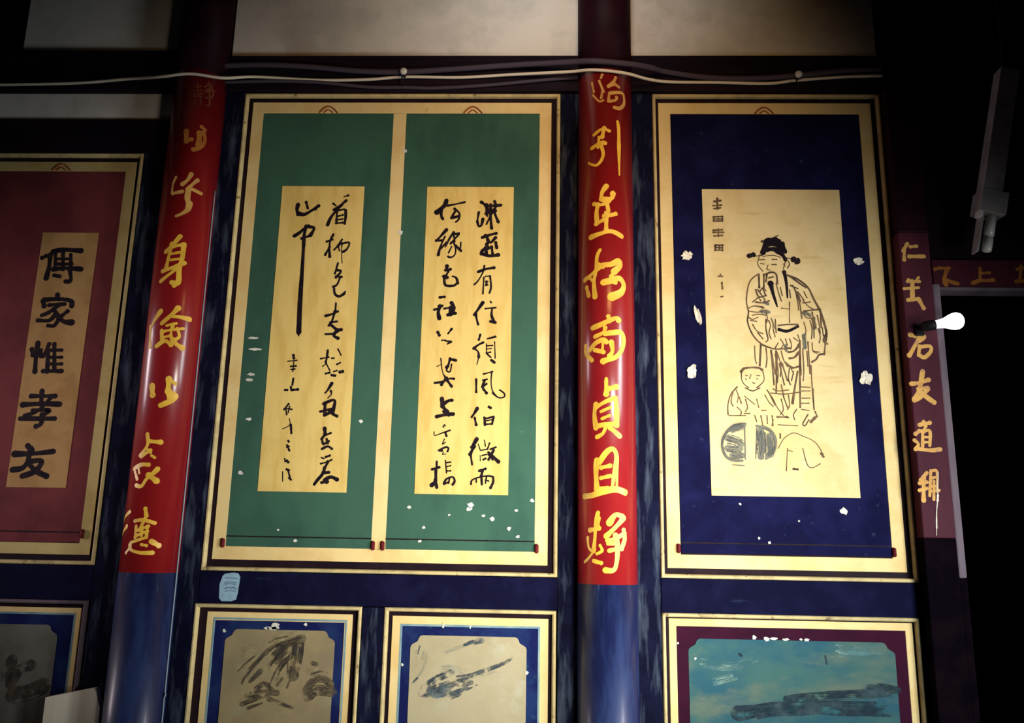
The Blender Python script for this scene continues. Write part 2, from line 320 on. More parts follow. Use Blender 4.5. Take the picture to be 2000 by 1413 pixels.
# brush strokes, 0.1 mm on their own surface: start width, end width, then along/height pairs
INK = {
'sl1': '''81 41 -7384 27979 -7539 27928;
81 57 -7936 27641 -7832 27558;
97 89 -7450 27769 -7674 27559 -7900 27391;
89 121 -7598 27601 -7963 27140 -8097 26787;
73 65 -7817 27329 -7508 27414 -7424 27331;
105 89 -7446 27372 -7430 27102 -7452 26833;
65 65 -7765 27121 -7533 27185;
64 64 -7795 26976 -7542 27019;
72 72 -7787 26851 -7514 26874;
73 73 -7777 27308 -7770 26893|
80 72 -7856 26397 -7972 26068 -7954 25497;
80 64 -8092 26108 -7863 26192;
80 80 -7961 25904 -8115 25577;
64 64 -7981 25904 -7916 25497;
72 56 -7511 26194 -7688 25906 -7778 25783;
56 56 -7798 25783 -7649 25907 -7581 25744;
48 48 -7649 25907 -7504 26071;
64 87 -7501 26030 -7231 26073 -7294 25828 -7442 25704;
48 24 -7499 25989 -7503 25744 -7453 25257|
63 79 -7609 25256 -7668 24973 -7699 24851;
87 87 -7630 24973 -7472 24934 -7651 24691;
79 79 -7653 24731 -7439 24713;
71 71 -7496 24692 -7594 24411 -7744 24329;
86 94 -7705 24330 -7649 24051 -7488 23953 -7302 24054;
102 62 -7358 24014 -7269 24134|
55 86 -7588 23693 -7587 23377;
93 70 -7939 23196 -7676 23277 -7491 23378;
93 78 -7606 23377 -7696 22982 -7800 22824;
78 70 -7750 22942 -7504 22984;
101 116 -7685 22825 -7485 22671 -7332 22672;
77 77 -7893 22497 -7590 22520 -7442 22600;
100 116 -7518 22599 -7585 22442 -7426 22346|
77 77 -7776 21877 -7795 21587 -7823 21433;
54 54 -8021 21565 -7722 21626;
38 38 -7783 21395 -7926 21278;
46 46 -7780 21356 -7652 21128;
61 61 -7606 21589 -7530 21590;
46 46 -7401 21939 -7273 21709;
61 61 -7402 21361 -7293 21420;
54 54 -7499 21091 -7388 21131;
107 107 -7271 21075 -7178 21095;
69 69 -7795 21011 -7647 21051;
92 92 -7565 20957 -7451 20939|
107 53 -7546 20652 -7680 20404 -7767 20289;
76 30 -7565 20367 -7539 20254 -7660 20102;
99 114 -7797 19892 -7506 20028 -7391 19992 -7414 19766 -7442 19616;
107 107 -7742 19912 -7738 19574;
91 91 -7890 19609 -7559 19689 -7412 19728;
114 76 -7732 19481 -7551 19577 -7484 19690;
129 99 -7556 19651 -7397 19504 -7282 19449|
121 121 -7700 18996 -7668 18793;
68 68 -7719 18718 -7466 18833;
106 83 -7668 18793 -7785 18606;
76 76 -7767 18606 -7738 18459;
83 83 -7600 18609 -7553 18462;
76 76 -7699 18423 -7521 18536;
83 83 -7743 18256 -7546 18351 -7392 18262|
75 75 -7595 17965 -7451 18022;
53 53 -7741 17944 -7665 17909;
53 53 -7763 17725 -7510 17802 -7367 17877;
98 83 -7510 17802 -7604 17545 -7668 17398;
113 98 -7606 17584 -7666 17365 -7835 17145 -7935 16998;
98 98 -7631 17402 -7449 17423;
113 128 -7578 17149 -7365 17261 -7139 17174;
90 90 -7682 17057 -7464 17096;
68 68 -7612 17112 -7497 17041''',
'sl2': '''139 123 -9296 27591 -9320 27382 -9267 27195;
139 98 -9270 27236 -9030 27196 -8803 27323 -8652 27428 -8483 27554;
98 82 -8987 27698 -8910 27447;
122 106 -8612 27428 -8503 27554|
122 97 -9341 26325 -9136 26471 -8916 26699 -8821 26741;
105 121 -8838 26700 -8619 26660 -8648 26515 -8735 26350;
97 81 -9059 26224 -8772 26329;
121 121 -8918 26720 -8970 26348 -8960 25938;
111 182 -8963 25979 -8946 24922 -8936 23720 -8899 22578;
172 47 -8899 22578 -8896 22429|
93 93 -9036 21688 -9009 21573;
39 39 -9228 21455 -8889 21497;
62 62 -9099 21264 -8911 21285;
39 39 -9000 21457 -9009 21073;
54 54 -9072 21149 -8941 21170;
70 70 -8971 20806 -8991 20577;
69 69 -9042 20500 -9015 20387;
85 85 -8996 20387 -8772 20409;
77 77 -9241 20384 -9166 20385|
62 62 -9071 19875 -9224 19666;
54 54 -9173 19742 -9116 19480;
54 54 -9095 19706 -8943 19670;
46 46 -9026 19782 -9065 19556;
31 31 -9011 19332 -8975 19109 -9225 18956;
77 77 -8938 19109 -8897 18812|
69 69 -8988 18533 -8967 18496;
69 69 -9013 18366 -8924 18183;
46 46 -9026 18292 -8936 18331|
84 84 -8989 17816 -8930 17762;
46 46 -9069 17888 -9042 17778;
76 76 -8966 17508 -8889 17473;
61 61 -8907 17454 -8811 17165;
38 38 -9107 17415 -9081 17088;
76 76 -8851 17201 -8791 17147''',
'sr1': '''87 63 -2360 27320 -2409 26969;
79 102 -2409 26969 -2345 26764 -2249 26805 -2197 27053;
111 71 -2274 27736 -2075 27592 -2115 27633;
103 103 -2114 27591 -1802 27593 -1530 27616;
119 119 -2076 27633 -2029 27302;
110 63 -1767 27760 -1723 27552 -1872 27261 -2056 26848;
102 102 -1920 27634 -1909 27178 -1859 26685;
102 102 -1798 27427 -1715 27180 -1612 26933;
95 95 -2069 27343 -1719 27386;
71 71 -2105 27260 -2026 27178|
101 101 -2198 26314 -1853 26439 -1680 26481;
101 101 -2003 26234 -1884 26112 -1695 26318;
109 109 -2084 26397 -1963 26193 -2036 26030;
109 109 -1691 26114 -1648 25911;
116 116 -1996 25949 -2184 25785 -2220 25663;
93 93 -2031 25827 -1841 25950;
108 132 -2220 25683 -1910 25585 -1584 25628;
93 93 -1841 25950 -1796 25667;
109 109 -2072 25908 -2028 25705|
92 100 -2316 24957 -2051 25060 -1726 25123;
61 54 -2092 25200 -2143 24939 -2307 24617 -2456 24456;
54 54 -2100 24739 -2122 24102;
46 46 -2044 24779 -1853 24801;
69 69 -1871 24781 -1824 24383 -1875 24144;
38 38 -2039 24580 -1943 24581;
38 38 -2035 24420 -1940 24441;
84 84 -2000 24580 -1997 24461|
114 83 -2113 23766 -2278 23508 -2423 23291;
91 68 -2368 23350 -2324 23116 -2262 22921;
61 61 -1829 23808 -1809 23769;
61 61 -2012 23531 -1634 23574;
61 113 -1766 23513 -1779 23278 -1679 23025;
98 98 -1811 23043 -1640 23006|
75 75 -2176 22537 -2227 22343;
68 90 -2056 22248 -2241 22150 -2406 22013;
52 90 -2350 21994 -2234 21880 -2210 21689;
52 22 -2210 21689 -2277 21401;
53 83 -1908 22385 -1628 22466;
37 37 -1941 22192 -1934 21884;
45 45 -1939 22115 -1715 22136;
52 52 -1933 21845 -1784 21885;
37 37 -1937 21999 -1749 22020;
37 37 -1642 22272 -1610 21657;
97 97 -1739 21579 -1644 21504;
60 60 -1933 21845 -1779 21694|
74 74 -2281 20868 -2268 20396;
52 52 -2025 21061 -1692 21160;
45 45 -1728 21122 -1738 20742 -1675 20441 -1522 20236;
59 52 -1674 20366 -1448 20200 -1245 20240 -1266 20371 -1417 20482;
89 89 -1982 20815 -2050 20587;
59 59 -2038 20833 -1890 20873;
74 74 -2050 20587 -1905 20702;
82 96 -2011 20512 -1896 20363|
111 66 -2215 19797 -2321 19609 -2409 19477;
66 89 -2298 19460 -2236 19201;
89 89 -1791 19858 -1735 19822;
81 81 -1948 19465 -1923 19206;
66 66 -1910 19428 -1617 19507;
74 74 -1616 19488 -1666 19246;
44 44 -1871 19355 -1688 19394;
59 59 -1905 19225 -1685 19246|
125 96 -2203 18690 -2326 18468 -2379 18394;
110 110 -2288 18432 -2426 18137;
81 59 -2408 18137 -2343 17775;
37 37 -1927 18657 -1885 18438;
37 37 -2144 18507 -2064 18289;
44 44 -2028 18289 -1846 18328;
51 51 -1987 18107 -1841 18146;
66 66 -1946 17962 -1874 18000;
29 29 -2060 18106 -2055 17924;
51 51 -1742 18550 -1809 18329;
66 66 -1519 18406 -1700 18331;
81 132 -1770 18220 -1621 18076 -1416 17898;
81 81 -1589 18296 -1764 17965;
66 66 -1768 18147 -1618 17967|
81 81 -2082 17561 -1865 17637;
95 95 -1973 17563 -2004 17382;
59 59 -2360 17088 -2327 17232 -2040 17345 -1750 17386 -1586 17352;
51 51 -2184 17307 -2180 17163;
80 80 -2004 17382 -1979 17094;
66 95 -1586 17352 -1582 17172 -1668 16974;
51 51 -1822 17349 -1853 17132;
51 51 -1855 17240 -1746 17206''',
'sr2': '''135 175 -3605 27791 -3676 27582 -3865 27415 -3959 27311;
79 64 -3559 27583 -3248 27647 -2899 27732;
142 87 -3807 27415 -3778 27167 -3715 27043;
95 55 -3281 27460 -3099 27274 -3112 27047 -3224 26922;
87 87 -3258 27356 -3386 27107;
103 103 -3386 27087 -3154 27150|
118 71 -3564 26612 -3750 26385 -3917 26179;
94 94 -3936 26179 -3704 26181;
55 101 -3613 26345 -3772 25936 -3838 25610;
78 78 -3546 26100 -3769 25854;
94 55 -3289 26511 -3435 26264 -3579 25937;
86 86 -3325 26429 -3093 26471;
63 63 -3286 26429 -3238 26143;
70 70 -3092 26430 -3390 26061;
54 70 -3275 26102 -3190 25859 -3220 25615 -3371 25513 -3469 25552;
54 54 -3347 25939 -3455 25694;
93 93 -3194 25981 -2994 25779;
55 55 -3004 26104 -3015 25819|
131 85 -3494 25169 -3508 25008;
93 93 -3546 25007 -3356 25049;
77 77 -3430 24968 -3538 24767;
123 123 -3595 24766 -3479 24727;
100 85 -3575 24726 -3568 24526 -3487 24407 -3219 24410 -3070 24531;
100 62 -3069 24511 -3133 24710 -3269 24769|
92 92 -3719 23948 -3548 23970;
76 76 -3911 23473 -3723 23533 -3612 23633;
129 129 -3707 23612 -3755 23376 -3709 23141;
76 76 -3532 23516 -3230 23578;
137 137 -3273 23735 -3190 23539 -3297 23302;
114 114 -3391 23281 -3127 23343;
99 99 -3306 23577 -3334 23301|
98 98 -3746 22618 -3685 22502;
83 53 -3239 22740 -3366 22563;
53 53 -3583 22309 -3451 22310;
53 98 -3451 22291 -3261 22254;
53 53 -3371 22176 -3260 22235|
37 37 -3597 21634 -3545 21252 -3481 21024;
30 30 -3736 21326 -3570 21405;
75 97 -3259 21638 -3307 21408 -3378 21292;
97 97 -3239 21600 -3050 21564;
52 52 -3195 21409 -3242 21141 -3374 21178 -3305 21331;
60 60 -3442 20987 -3401 20873;
75 75 -3787 20717 -3509 20758 -3289 20875 -3084 20877;
90 90 -3365 20912 -3542 20644;
89 89 -3324 20798 -3167 20592|
134 134 -3505 20135 -3476 19854;
141 97 -3479 19929 -3261 20063 -3132 20084;
111 111 -3438 19818 -3285 19670;
119 119 -3667 19479 -3355 19557 -3078 19580;
133 133 -3396 19669 -3244 19559|
37 37 -3378 19171 -3341 19153;
37 59 -3379 19190 -3413 19115;
30 52 -3738 18926 -3715 18797 -3442 18893 -3169 18989;
74 74 -3331 18895 -3291 18784;
37 37 -3360 18673 -3427 18488 -3320 18563;
66 66 -3548 18266 -3313 18380 -3202 18345 -3235 18235;
81 81 -3530 18267 -3437 18250;
29 29 -3380 18196 -3414 18122 -3305 18142|
66 66 -3606 17864 -3599 17176;
81 81 -3760 17589 -3507 17666;
81 132 -3631 17537 -3635 17176 -3757 17030;
103 103 -3637 17212 -3572 16961;
44 44 -3297 17905 -3245 17471;
51 51 -3258 17833 -3112 17854;
44 44 -3253 17688 -3108 17726;
51 51 -3247 17543 -3102 17545;
73 73 -3323 17091 -3237 17254 -3021 17330 -2944 17187 -3012 17060;
59 59 -3129 17292 -3160 17111;
59 59 -3304 17073 -3161 17147''',
'pc': '''98 98 -177 32342 -216 32219;
81 81 -582 32089 -498 31681;
89 89 -294 32103 -180 31706 -220 31373;
81 81 -540 31566 -297 31258 -143 31282;
65 65 -217 31922 -104 31616;
122 122 50 31867 248 32054 332 32238;
130 130 288 31975 457 31883;
97 97 50 31825 247 31926;
121 121 85 31237 323 31306 366 31440;
137 137 126 31575 595 31669 696 31534 692 31237 493 31007 280 31005;
105 105 87 31573 47 31235|
118 118 -502 29925 -187 30119 77 30030;
158 158 -111 30155 -189 29790;
141 141 -589 29411 -227 29588 -77 29536;
118 118 -303 29803 -344 29399;
156 78 -228 29465 -154 29132 -231 28853 -425 28699 -679 28822 -726 28877;
119 166 400 30443 440 30161 447 29585;
164 55 447 29585 447 28768 451 28323|
191 153 -49 27840 -199 27607 -237 27332;
191 191 -163 27326 135 27365 193 27569;
152 152 -510 27193 -201 27130 59 27282;
174 174 -352 27146 -411 26838 -393 26480;
152 152 -16 27123 19 26886;
166 166 -129 26691 130 26732 284 26785;
166 166 -55 26807 -59 26139;
151 151 -432 26407 -167 26535;
188 165 -640 25935 -243 26031 126 26104 527 25959|
111 185 -283 25412 -398 25154 -438 24620 -519 24248 -480 23672;
163 163 -936 24371 -600 24530 -249 24792;
133 133 -733 24440 -519 24248;
162 162 -830 24077 -734 23751;
126 126 -323 24876 -176 24750;
185 259 -212 24828 117 24864 388 25005 428 24818 228 24603;
170 170 228 24603 114 24405;
206 279 -178 24177 113 24253 423 24357 596 24118 459 23830 108 23646;
147 147 39 24212 262 24186|
181 203 -564 22542 -258 22644 251 22872 367 22808;
145 145 -5 22936 30 22750;
145 145 -115 22527 -187 22344 -485 22216;
159 159 -883 21938 -883 21678 -608 21381;
180 180 -692 21760 -447 21991 -189 22085 -82 22009;
165 165 -486 21736 -191 21643;
180 216 -116 22305 172 22347 444 22370 570 22127 479 21746 239 21467 -121 21349 -192 21314;
165 165 97 22011 131 21682 22 21495;
108 108 -189 22048 -227 21645|
107 199 -89 20695 -93 20155;
199 199 -56 20334 268 20417;
177 177 -454 19808 -513 19455 -457 18990;
156 156 -455 19701 -94 19904 191 20018;
177 213 227 20019 261 19628 256 19096;
113 113 -272 19550 45 19691;
113 113 -238 19301 8 19407;
156 156 -382 19057 -29 19123 147 19127;
141 141 -99 19087 -205 18806 -421 18671;
177 177 40 18983 366 18714|
204 204 -424 17872 -462 17456 -427 16905;
176 211 -351 17800 -69 18181 141 18255 247 18015 206 17529 167 17012;
141 141 -281 17626 32 17697;
140 140 -282 17281 29 17352;
211 232 -939 16676 -619 16702 -180 16836 201 16910 547 16821;
154 154 -427 16905 -76 16939|
140 140 -394 16121 -468 15816 -506 15312 -545 14977;
155 155 -704 15546 -360 15615;
106 106 -792 15309 -748 14974 -546 14843;
92 92 -508 14911 -749 14639 -939 14501;
105 105 -327 15047 -258 14882 -435 14779;
140 140 -546 14544 -295 14484;
119 119 -358 15952 -395 15716;
210 175 -15 15788 194 16061 454 16001;
175 175 494 15968 263 15726 -17 15452 -120 15351;
140 140 -87 15218 188 15289 529 15464;
162 162 489 15563 527 15296 404 14960;
140 140 -53 15118 186 15123;
140 140 -21 14887 256 14958;
175 175 189 15390 256 14991 216 14494 110 14262 -160 14257''',
'pl': '''78 78 181 31841 396 31921;
78 78 197 31671 447 31761;
78 78 279 31984 315 31603;
78 78 176 31497 497 31624;
78 78 254 31464 253 31079;
78 78 258 31422 436 31479 447 31160;
61 61 288 31298 412 31344;
79 79 678 32137 545 31918;
79 79 577 31972 804 32080 705 31844;
78 78 564 31708 909 31888;
78 78 593 31804 861 31931 852 31602 622 31491;
78 78 717 31935 781 31270 689 31192|
187 187 57 30005 98 29588;
153 153 98 29588 273 29689;
212 212 536 29996 546 29495;
145 145 585 30263 708 30177;
127 186 679 30082 752 29728 589 29424 383 29290|
100 100 -143 28143 -239 27865 -239 27498;
150 150 403 28301 284 28036 120 27857;
141 141 639 28111 444 27859 318 27674;
141 141 -195 27494 148 27574;
141 141 494 27706 802 27627;
206 206 357 27639 352 27313 441 27126;
230 99 441 27126 394 26876 198 26690 23 26600|
162 162 247 25824 26 25494 -223 25225;
146 146 -16 25533 -81 25062 -143 24555;
138 138 35 25415 381 25524;
185 185 399 25526 395 25013 332 24574 346 24071 137 24053;
105 105 26 25140 305 25218;
105 105 13 24904 295 24961;
161 161 482 24831 150 24636 -262 24484;
137 137 321 24690 98 24439 -302 24099;
160 160 338 24147 219 23942|
184 120 -161 22976 -386 22648 -560 22364;
136 136 -575 22442 -469 21674;
198 135 437 23120 224 22831 -69 22518;
119 182 262 22796 572 22795 870 22775;
103 103 122 22446 423 22546;
142 142 -40 22253 -7 21952;
103 103 2 22216 310 22307;
103 103 -11 21990 264 22077;
102 102 276 22304 301 22042;
103 103 377 22314 683 22395;
118 118 475 22363 573 22074 350 21896;
134 134 325 22498 306 22344;
158 158 -171 21692 110 21880 330 21744;
157 197 343 21971 496 21800 718 21682|
211 211 -177 20253 -117 19923;
195 195 382 20528 395 20052;
133 133 419 20495 602 20367;
218 179 432 20018 680 19935 494 19732 208 19566;
194 194 425 20091 487 19804|
132 132 -148 18550 -101 18158 -346 17806;
132 170 -80 18300 338 18277;
132 132 29 17982 -295 17769;
101 101 -127 18051 37 17911;
100 100 83 17806 192 17738;
155 155 -591 17353 -257 17486 13 17487;
101 101 -387 17453 -305 17205;
155 131 331 17356 184 17175 -4 16996 -161 16750 -381 16786;
193 193 51 17137 340 16936;
117 117 -509 17244 -365 16995|
118 118 -544 15888 -935 15684 -1092 15476;
134 134 -635 15405 -1092 15094;
135 135 -1093 15199 -1092 14784;
139 139 72 15995 132 15756;
131 131 -251 15579 45 15617 417 15523;
116 116 132 15756 -57 15274;
108 108 -188 15408 -179 15034;
108 108 -94 15273 234 15416;
108 108 -111 15103 219 15245;
108 108 201 15415 204 15074;
108 108 37 15378 33 15105;
108 108 -322 14862 208 15041;
177 177 383 14908 623 14776;
100 100 67 14801 236 14770;
131 131 -357 14793 -287 14625 62 14531 453 14537;
101 101 -513 14519 -341 14692''',
'rp': '''196 196 -18563 25621 -18176 25706 -17495 25670;
153 153 -18818 25455 -18966 25371;
178 178 -18665 25497 -18643 25046 -18694 24557;
134 134 -18466 25498 -18410 25089;
133 133 -17871 25503 -17817 25094;
115 115 -18444 25334 -17849 25339;
133 133 -18416 25130 -17782 25135;
151 151 -18196 25706 -18092 24928;
176 176 -18467 24925 -17959 24970 -17400 24934;
158 158 -17835 24930 -17736 24484 -17928 24442;
150 150 -18394 24681 -18192 24643|
176 176 -18172 23915 -18111 23755;
177 177 -18688 23669 -18621 23469;
175 175 -18655 23710 -18111 23755 -17630 23679 -17564 23480;
149 149 -18431 23511 -17849 23557;
149 149 -18039 23515 -18392 23232 -18650 23110;
148 148 -18252 23353 -18014 23037 -18126 22718 -18360 22716;
158 158 -18147 23155 -18349 22914 -18778 22910;
148 148 -17694 23279 -17868 23118;
174 217 -18019 23076 -17797 22880 -17480 22844|
174 174 -18656 22042 -18651 21456 -18618 20952;
158 158 -18855 21805 -18783 21572;
148 148 -18520 21770 -18468 21536;
148 148 -18224 22008 -18330 21655 -18391 21537;
156 156 -18225 21734 -18156 20958;
130 130 -18269 21773 -17727 21779;
121 121 -18192 21500 -17690 21506;
121 121 -18157 21248 -17656 21254;
155 155 -18313 20975 -17620 20984;
147 147 -18030 22010 -17892 21000|
172 172 -18247 20231 -18216 19736;
155 155 -18641 20035 -17723 20047;
189 189 -18901 19708 -18219 19755 -17529 19745;
146 146 -17871 20007 -18195 19584 -18511 19390 -18767 19311;
154 154 -18489 19504 -17882 19532 -18049 19359;
172 172 -18903 19196 -18218 19206 -17648 19214;
171 171 -18125 19358 -18116 19019 -18292 18922|
189 189 -18494 18209 -18319 18044;
214 171 -18942 17905 -18228 17934 -17522 18019;
189 189 -18368 18118 -18417 17672 -18568 17412 -18933 17333;
196 196 -18374 17636 -17928 17680 -17940 17495 -18134 17272 -18526 17119;
170 213 -18364 17562 -18064 17309 -17664 17132''',
'po': '''124 124 13283 25956 13114 25680;
123 123 13157 25759 13123 25329;
124 124 13383 25839 13604 25860;
149 149 13316 25467 13827 25471|
98 98 13209 24594 13348 24518;
98 98 13578 24674 13457 24519;
106 106 13167 24517 13602 24521;
163 163 13348 24518 13298 23905;
106 106 13036 24247 13546 24290;
146 146 13147 23827 13475 23869;
146 146 13511 23869 13663 23528|
161 161 13114 22544 13255 22508;
160 160 13563 22773 13430 22472 13098 21910 13018 21798;
145 145 13443 22622 13609 22474 13382 22322;
137 137 13399 22099 13759 22140 13778 21955 13546 21730 13374 21802;
120 120 13402 22136 13339 21802|
159 159 13431 21219 13273 20596 13066 20231;
143 143 13005 20775 13291 20815 13618 20929;
143 143 13237 20596 13558 20636;
159 159 13555 20600 13322 20343 13063 20195;
175 175 13267 20524 13495 20309 13725 20131|
134 134 13167 19334 13523 19410;
119 119 13316 19443 13345 19372;
111 111 13374 19301 13286 19086;
110 110 13254 19121 13209 18588;
111 111 13251 19085 13498 19124 13455 18627;
87 87 13236 18907 13480 18911;
87 87 13238 18730 13464 18734;
134 134 13000 19011 13149 19119;
118 118 12948 18797 13075 18657 12956 18479;
142 142 12994 18515 13440 18451 13790 18491|
118 118 13270 17677 13042 17430;
141 141 13154 17536 13087 16740;
117 117 12999 17325 13243 17364;
117 117 12978 17083 13225 17156;
102 102 13414 17749 13307 16915;
95 95 13448 17750 13618 17717 13560 17058;
94 94 13393 17505 13603 17543;
94 94 13369 17227 13575 17231;
94 94 13319 17054 13632 17093;
94 94 13487 17402 13433 16780''',
'dr': '''24 47 13653 17718 13592 17231 13575 16920;
71 79 13575 16920 13550 16747;
39 47 13550 16747 13479 16335 13438 15824;
31 16 13438 15824 13413 15587''',
'li': '''144 144 14457 25179 14609 25220;
127 127 14609 25220 14979 25223;
169 169 14901 25183 14755 24789 14811 24593;
152 152 14758 24828 14969 24712 15220 24636|
129 129 16088 25232 16045 24800;
155 155 15774 24661 16041 24761 16336 24763 16521 24785;
121 121 16087 25036 16402 25058|
123 123 17411 25204 17710 25246;
132 132 17571 25323 17479 24812;
149 149 17324 24733 17729 24756''',
'pi': '''81 81 6521 27807 6753 27850;
81 81 6641 27932 6627 27519;
65 65 6478 27642 6785 27664;
64 64 6512 27519 6743 27561|
64 64 6463 27190 6808 27213;
64 64 6482 27190 6477 27027;
64 64 6808 27213 6801 27029;
56 56 6498 27108 6804 27110;
64 64 6496 27027 6801 27029;
56 56 6655 27212 6648 27028|
64 64 6446 26660 6789 26682;
56 56 6637 26702 6628 26417;
64 64 6443 26578 6824 26581;
64 64 6476 26437 6781 26459|
79 79 6502 26053 6496 25871;
63 63 6502 26073 6787 26075;
63 63 6768 26075 6760 25853;
55 55 6499 25972 6764 25974;
55 55 6515 25872 6761 25873;
55 55 6654 26074 6647 25873|
55 55 6653 24934 6669 24854;
55 55 6575 24854 6725 24855;
62 62 6698 24617 6709 24380;
47 47 6642 24065 6717 24086''',
'pd': '''40 40 7922 25644 8206 25686;
40 40 9106 25593 9329 25555;
81 32 8231 26229 8499 26311 8848 26475;
32 32 8132 25705 8041 25345 8216 25068;
32 32 9062 25473 8971 25154;
40 40 8104 25505 8293 25527;
40 40 8576 25529 8745 25530;
40 40 8154 25366 8266 25347;
40 40 8566 25329 8717 25331;
32 32 9156 25474 9206 25354 9123 25195;
32 32 8415 25308 8370 25149 8481 25110;
64 64 8323 24950 8515 25031 8698 24953 8719 24597;
55 55 8361 24950 8311 24673;
63 63 8061 24948 8057 24434;
55 55 8248 24949 8225 24435;
56 56 8430 24812 8581 24853;
47 47 8023 24947 7751 24707 7623 24351 7567 23880 7625 23491 7574 23141 7704 22718 7877 22452 8090 22263;
55 55 7923 24354 8023 24080 8248 24122;
47 47 7997 24355 8241 23965;
55 55 8186 24396 8286 24122;
55 55 7902 23883 8161 23847 8388 23927;
47 47 7896 23727 8190 23652;
72 72 9109 24917 9474 24762 9830 24450 10027 23982 10192 23633 10314 23208 10397 22747 10339 22402;
56 56 9181 24878 9541 24605 9756 24449;
48 48 9275 24524 9408 24211 9498 23821 9543 23278;
48 48 9200 24523 9455 24407;
40 40 9612 23861 9874 23902;
56 56 9632 23550 10229 23633;
48 48 9926 23514 10003 22935;
48 48 10224 23556 10224 22938;
40 40 9449 24289 9655 23978;
55 55 10397 22747 10268 22440 10408 22327;
63 63 10275 21945 10091 21924 9971 21752 9819 21656;
47 47 10337 22364 10277 21983;
55 55 8678 22998 9013 23040 9382 23044;
39 39 8245 23226 8229 22878 8287 22533;
39 39 8432 23266 8562 22881;
39 39 8578 23229 8591 22728;
54 54 8090 22263 8271 22188 8561 22115 9041 22159;
62 62 8997 22006 9182 22046 9376 22239;
70 70 9022 21779 9207 21819 9363 22010;
54 54 8867 21625 9114 21440 9335 21480;
62 62 8016 22262 7946 21501;
46 46 8376 22075 8481 21206;
54 54 8558 22039 8516 21169;
55 55 9423 22430 9392 21179;
39 39 9715 22395 9722 21221;
39 39 8721 21624 8846 21210;
39 39 7769 23376 7994 23417 8252 23381;
39 39 7687 23181 7908 23145;
39 39 7926 22721 8100 22492;
32 32 9131 23895 9091 23118;
32 32 8822 23658 9117 23622;
46 46 8373 22041 8424 20797;
46 46 8590 21968 8482 20499;
54 54 9401 22053 9308 19991;
39 39 8901 21592 9074 21406 9297 21484;
39 39 8645 21589 8788 20801;
39 39 8755 21591 8905 20953;
54 77 9287 21295 9144 20657 9044 20135;
39 39 8301 20497 8771 20465 9356 20547;
39 39 9366 20734 9692 20719;
31 31 9394 20585 9685 20589;
31 31 9380 20325 9670 20329;
39 39 9370 20139 9623 20143;
39 39 9774 21527 9770 20814 9791 19923;
38 38 8731 20391 8856 19984;
46 46 8477 19647 8873 19616;
31 31 8499 19354 9182 19327;
93 93 9810 19629 9658 19480;
47 47 9823 19850 9885 19667;
39 39 9564 19736 9366 19403 9434 19330;
27 27 8458 18516 8692 18882 9024 19069 9342 18964;
27 27 9342 18964 9760 18752 10020 18322;
27 27 9318 18528 9431 17990 9601 17849 9894 17997;
77 77 9951 18357 10016 18250;
69 69 8958 17803 9099 17787;
46 46 8555 19026 8548 18880;
27 27 8781 18520 8705 17727;
27 27 8813 18449 8954 18414;
100 54 7278 21272 7392 21387 7687 21428;
54 92 7687 21428 7906 21412 8013 21349;
31 31 7277 21234 7300 20896 7510 20674;
31 31 8047 21282 8068 20944 7801 20678;
27 27 7621 21163 7560 21012;
27 27 7418 21123 7492 21124;
27 27 7821 21128 7931 21130;
38 38 7400 20673 7651 20564 7911 20679;
38 38 7110 20707 6881 20442 6758 20069 6745 19699;
31 31 8162 20608 8365 20276 8495 19981 8698 19689;
38 38 7168 20334 7232 20112;
27 27 7352 20374 7703 20081;
34 34 6779 19662 7359 19670;
38 38 7326 19744 7507 19746;
38 38 7947 19863 8092 19865;
30 30 7902 19678 7958 19311;
31 31 8300 19683 8319 19316;
38 38 8478 19612 8841 19654;
35 35 7650 23647 7821 23727 8155 23710;
35 35 7664 23530 7960 23494 8298 23575;
35 35 7617 23297 7762 23221 7951 23300;
35 35 7754 23027 7892 22797 8109 22684;
35 35 8257 23497 8302 23265 8258 23110;
35 35 8336 23188 8401 22995 8333 22725 8396 22496;
35 35 8499 23112 8488 22881 8547 22574;
35 35 8255 22648 8283 22456 8206 22379;
39 39 8069 24277 8188 24435 8295 24318;
39 39 7953 24197 8090 23924;
39 39 7791 23882 7984 24041;
36 36 8681 24597 8741 24283 8835 23931;
36 36 8823 24441 8882 24127;
36 36 9155 24365 9176 24052;
36 36 9308 24445 9478 24133 9540 23899;
36 36 9375 24289 9428 23898 9448 23587;
36 36 9673 24292 9771 24058;
36 36 9618 23978 9791 23746 9969 23631;
40 40 9555 23510 9693 23318 9838 23281;
36 36 9773 23435 9941 23127 9944 22551;
36 36 9834 23203 9890 22896 9850 22512;
36 36 10104 23399 10157 23052 10174 22707;
36 36 10111 22898 10167 22592 10117 22362;
36 36 10261 22938 10280 22631;
35 35 9608 23124 9665 22816 9574 22509;
35 35 9362 22659 9421 22392 9341 22277;
35 35 9208 22543 9349 22430;
35 35 8727 22499 8828 22309 8747 22156;
35 35 8912 22501 8973 22273;
35 35 9059 22503 9121 22274 9076 22121;
35 35 8646 22345 8527 22153;
35 35 8195 22149 8215 21769 8162 21428;
35 35 7794 22221 7792 21764 7839 21575;
35 35 8741 22041 8800 21738 8933 21475;
35 35 8591 21964 8684 21623 8704 21284;
35 35 9008 21514 9106 21289 9136 21176;
35 35 9519 22164 9506 21595 9503 21218;
35 35 9860 22359 9879 22054 10021 21980;
35 35 9916 22055 10096 22019;
32 32 8242 25646 8621 25689 8881 25611;
32 32 8981 25353 9052 25274;
35 35 8515 21929 8595 21325 8537 20873;
35 35 8716 21552 8657 21100;
35 35 9001 21405 8945 21028 9007 20804;
35 35 9141 21293 9051 20954;
35 35 8679 20800 8762 20280;
35 35 9509 22016 9513 21411 9469 20960;
35 35 9658 22056 9663 21488;
35 35 8380 20647 8559 20574 8924 20616;
